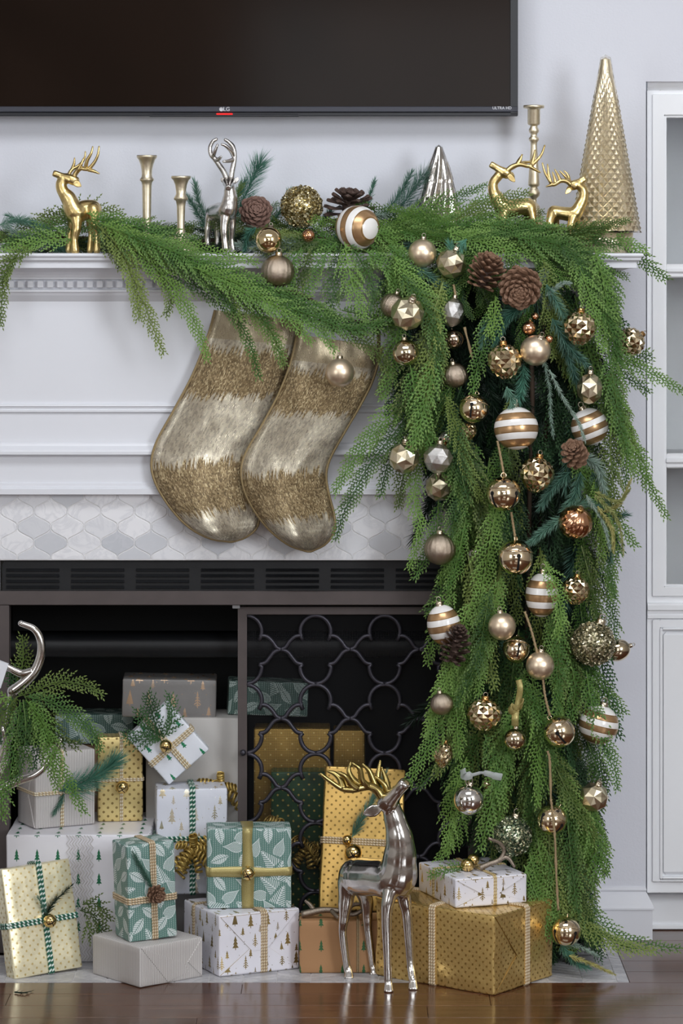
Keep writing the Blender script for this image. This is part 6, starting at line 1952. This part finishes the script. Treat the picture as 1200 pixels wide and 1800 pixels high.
g6.twine('x', .068, 'tw_green', .0028, 2, .0055); g6.twine('z', .105, 'tw_green', .0028, 2, .0055); g6.curls((.07, -.006, .088), 13, .0095, 4, .06)
p = W(297, 1376, .045); p.z = .3145
g5 = Gift('white present with green trees tilted on its corner, behind the pale gold dotted box', (.102, .036, .122), p, 4, 'p_greentree2', 0, -41, seed=23)
g5.twine('x', .05, 'tw_nat', .0019, 3, .004); g5.twine('z', .052, 'tw_nat', .0019, 3, .004); g5.bell(V((.046, -.014, .062)), .0125, (.3, .2, 0))
for q in (([(.045, -.004, .075), (.06, -.008, .11), (.085, -.01, .16)], .026), ([(.045, -.004, .075), (.04, -.01, .11), (.05, -.01, .15)], .024), ([(.05, -.004, .075), (.085, -.008, .09), (.115, -.008, .13)], .018), ([(.045, -.004, .08), (.02, -.008, .1), (.0, -.01, .13)], .02)):
    g5.cedar(q[0], q[1], 'cedar3')

# inside the firebox
def back(label, x0, x1, ytop, Y, mat, depth, zb_=.0008, rotz=0, roll=0, seed=1):
    a = W(x0, ytop, Y); b = W(x1, ytop, Y)
    return Gift(label, (b.x - a.x, depth, a.z - zb_), V((a.x, Y, zb_)), rotz, mat, 0, roll, seed)
g17 = back('tall plain grey-white present in the firebox behind the tilted white present', 256, 424, 1262, .115, 'p_plain', .12, seed=25)
g17.curls((.145, -.014, .30), 14, .0095, 8, .055)
zt17 = W(0, 1262, .115).z
g15 = back('grey present with blush trees lying on top of the stack in the firebox', 214, 379, 1193, .12, 'p_greytree', .1, zt17 + .001, 2, 1.2, 27)
g19 = back('tall gold starred present behind the mesh screen', 446, 580, 1281, .16, 'p_golddark', .08, seed=29)
g19b = back('narrow gold starred present behind the mesh screen, right of the taller one', 586, 641, 1284, .17, 'p_golddark', .07, seed=31)
zt = W(0, 1281, .16).z
p = W(400, 1262, .15); p.z = zt17 + .0012
g16 = Gift('dark teal leaf-print present half behind the screen door, high in the firebox', (.155, .07, .066), p, 4, 'p_leafd', 0, 2.4, seed=33)
g18b = back('plain kraft present in the left of the firebox under the dark teal one', 92, 238, 1308, .21, 'p_kraftplain', .12, seed=35)
p = W(96, 1308, .2); p.z = W(0, 1308, .21).z + .001
g18 = Gift('dark teal leaf-print present at the left of the firebox behind the greenery', (.155, .09, .058), p, 0, 'p_leafd', 0, 0, seed=37)
g20 = back('dark green present with gold dots and curled ribbon behind the mesh screen', 476, 590, 1357, .09, 'p_greendot', .055, seed=39)
g20.curls((.02, -.006, .23), 8, .0095, 12, .05); g20.curls((.07, -.006, .19), 9, .0095, 14, .06)

# kraft box with an antler, tall gold one leaning above it
p = at_floor(526, 1711, .0008)
g11 = Gift('brown kraft present printed with green trees, behind the big silver deer', (.148, .075, .097), p, 1, 'p_kraft', seed=41)
g11.twine('x', .108, 'jute', .0012, 2, .003)
mb = MB()
for pts, r0 in (([(.004, .02, .104), (.04, .02, .112), (.07, .015, .112), (.098, .01, .106), (.122, .012, .116)], .0068), ([(.03, .02, .108), (.02, .03, .12), (.012, .035, .126)], .005), ([(.085, .012, .110), (.1, .02, .122), (.128, .02, .122)], .0055), ([(.06, .015, .112), (.072, -.004, .104), (.09, -.008, .103)], .005)):
    q = catmull([V(a) for a in pts], 6); mb.tube(q, [r0 * (1 - .45 * i / (len(q) - 1)) for i in range(len(q))], 8); mb.ball(q[-1], r0 * .56, 8, 6)
g11.part(mb, 'antler_ornament', 'glitant')
p = W(561, 1597, -.05); p.z = .099
g12 = Gift('tall gold dotted present leaning against the screen door behind the silver deer', (.152, .03, .268), p, 3, 'p_gold3', 17, 3.6, seed=43, wob=.0016)
g12.twine('z', .128, 'raffia', .002, 3, .0045, 'braided_twine'); g12.bell(V((.046, -.012, .129)), .0095, (.3, .3, 0)); g12.bell(V((.058, -.018, .105)), .0165, (.5, .2, 0))
g12.sprig([(.055, -.006, .135), (.072, -.02, .17), (.095, -.02, .215), (.11, -.016, .25)], .03, 360, 'pine', 30)

# wisp of faded moss beside the leaning gold present
ms = empty('cedar_sprig', W(170, 1640, -.13) * 1, 'faded mossy sprig lying between the leaning gold present and the grey box', 'sprig')
mb = MB(); r_ = random.Random(3)
for P in ([(140, 1600), (165, 1610), (185, 1640), (205, 1655)], [(145, 1590), (170, 1590), (190, 1615)], [(150, 1620), (160, 1640), (170, 1648)]):
    mb = MB(); frond(mb, [W(a, b, -.115) for a, b in P], .02, r_); mb.build('frond', M['cedar2'], ms, world=True)
nd = empty('pine_needle', at_floor(42, 1744, .001), 'single stray dark pine needle cluster lying on the wood floor at the left', 'needle')
mb = MB(); pine(mb, [at_floor(26, 1744, .002), at_floor(42, 1745, .003), at_floor(56, 1742, .002)], .012, 14, random.Random(2), 30); mb.build('needle', M['pined'], nd, world=True)

# ------------------------------------------------------------------ silver antler stand with greenery at the left edge
YA = -.2
an = empty('antler_stand', V((W(-70, 0, YA).x, YA, 0)), 'polished silver antler stand with cedar greenery at the left edge of the picture', 'antler decor')
def antler(P, r0, Y, name='antler', tip=.45):
    q = catmull([W(a[0], a[1], Y + (a[2] if len(a) > 2 else 0)) for a in P], 8); mb = MB(); n = len(q)
    mb.tube(q, [r0 * S(Y) * (1 - (1 - tip) * (i / (n - 1)) ** 1.3) for i in range(n)], 12); mb.ball(q[-1], r0 * S(Y) * tip * 1.02, 10, 8); mb.ball(q[0], r0 * S(Y), 10, 8)
    mb.build(name, M['silver'], an, world=True)
antler([(22, 1215), (44, 1198), (62, 1178), (72, 1150), (71, 1125), (60, 1106), (37, 1096)], 9.5, YA, tip=.55)
antler([(58, 1180), (40, 1184), (28, 1180), (12, 1172), (-20, 1160)], 8, YA, tip=.6)
antler([(-70, 1480), (-30, 1440), (0, 1392), (30, 1374), (62, 1362), (85, 1340), (107, 1300)], 9, YA - .02, tip=.5)
antler([(-70, 1480), (-40, 1400), (-5, 1345), (12, 1300), (20, 1250), (22, 1215)], 9, YA, tip=.9)
antler([(-50, 1440), (-20, 1390), (-2, 1360), (12, 1320), (5, 1280)], 7, YA - .03, tip=.5)
mb = MB(); b = an.location
mb.lathe([(1e-4, 0), (.07, 0), (.07, .006), (.02, .014), (.009, .03), (.009, W(0, 1480, YA).z), (.012, W(0, 1470, YA).z), (1e-4, W(0, 1468, YA).z)], 28); mb.build('pedestal', M['silver'], an)
for P, w, Y, mt in (([(30, 1225), (60, 1215), (105, 1200), (150, 1205), (178, 1222)], .028, -.22, 'cedar2'), ([(45, 1225), (90, 1235), (135, 1262), (165, 1290), (176, 1318)], .036, -.23, 'cedar'), ([(40, 1230), (80, 1260), (110, 1300), (140, 1310)], .034, -.225, 'cedar2'),
        ([(45, 1230), (75, 1270), (92, 1320), (110, 1360), (148, 1428)], .028, -.25, 'cedar'), ([(50, 1235), (70, 1280), (88, 1340), (100, 1385)], .03, -.24, 'cedar'), ([(35, 1230), (30, 1280), (22, 1330), (10, 1400)], .034, -.24, 'cedar'),
        ([(30, 1225), (10, 1250), (-15, 1290)], .034, -.23, 'cedar2'), ([(40, 1230), (45, 1280), (40, 1330), (28, 1370)], .03, -.245, 'cedar'), ([(35, 1215), (38, 1180), (42, 1150), (40, 1120)], .022, -.17, 'cedar2'), ([(30, 1215), (20, 1195), (18, 1178)], .02, -.17, 'cedar3'),
        ([(20, 1225), (0, 1228), (-20, 1240)], .03, -.25, 'cedar'), ([(-20, 1360), (0, 1390), (4, 1440)], .028, -.25, 'cedar'), ([(40, 1235), (60, 1265), (66, 1310), (58, 1350)], .03, -.215, 'cedar3'), ([(20, 1225), (12, 1260), (6, 1310)], .032, -.215, 'cedar3')):
    custom(an, P, w, Y, mt)
tg = empty('paper_tag', W(3, 1182, -.215), 'white paper tag at the left edge beside the curved silver antler', 'tag')
mb = MB(); t0 = [(-30, 1150), (15, 1167), (1, 1210), (-30, 1200)]
mb.prism([(W(a, b_, -.215).x, W(a, b_, -.215).z) for a, b_ in t0], -.217, -.209); me = mb.mesh('card', M['trim'], tg.location); fix_normals(me); inst('card', me, tg)
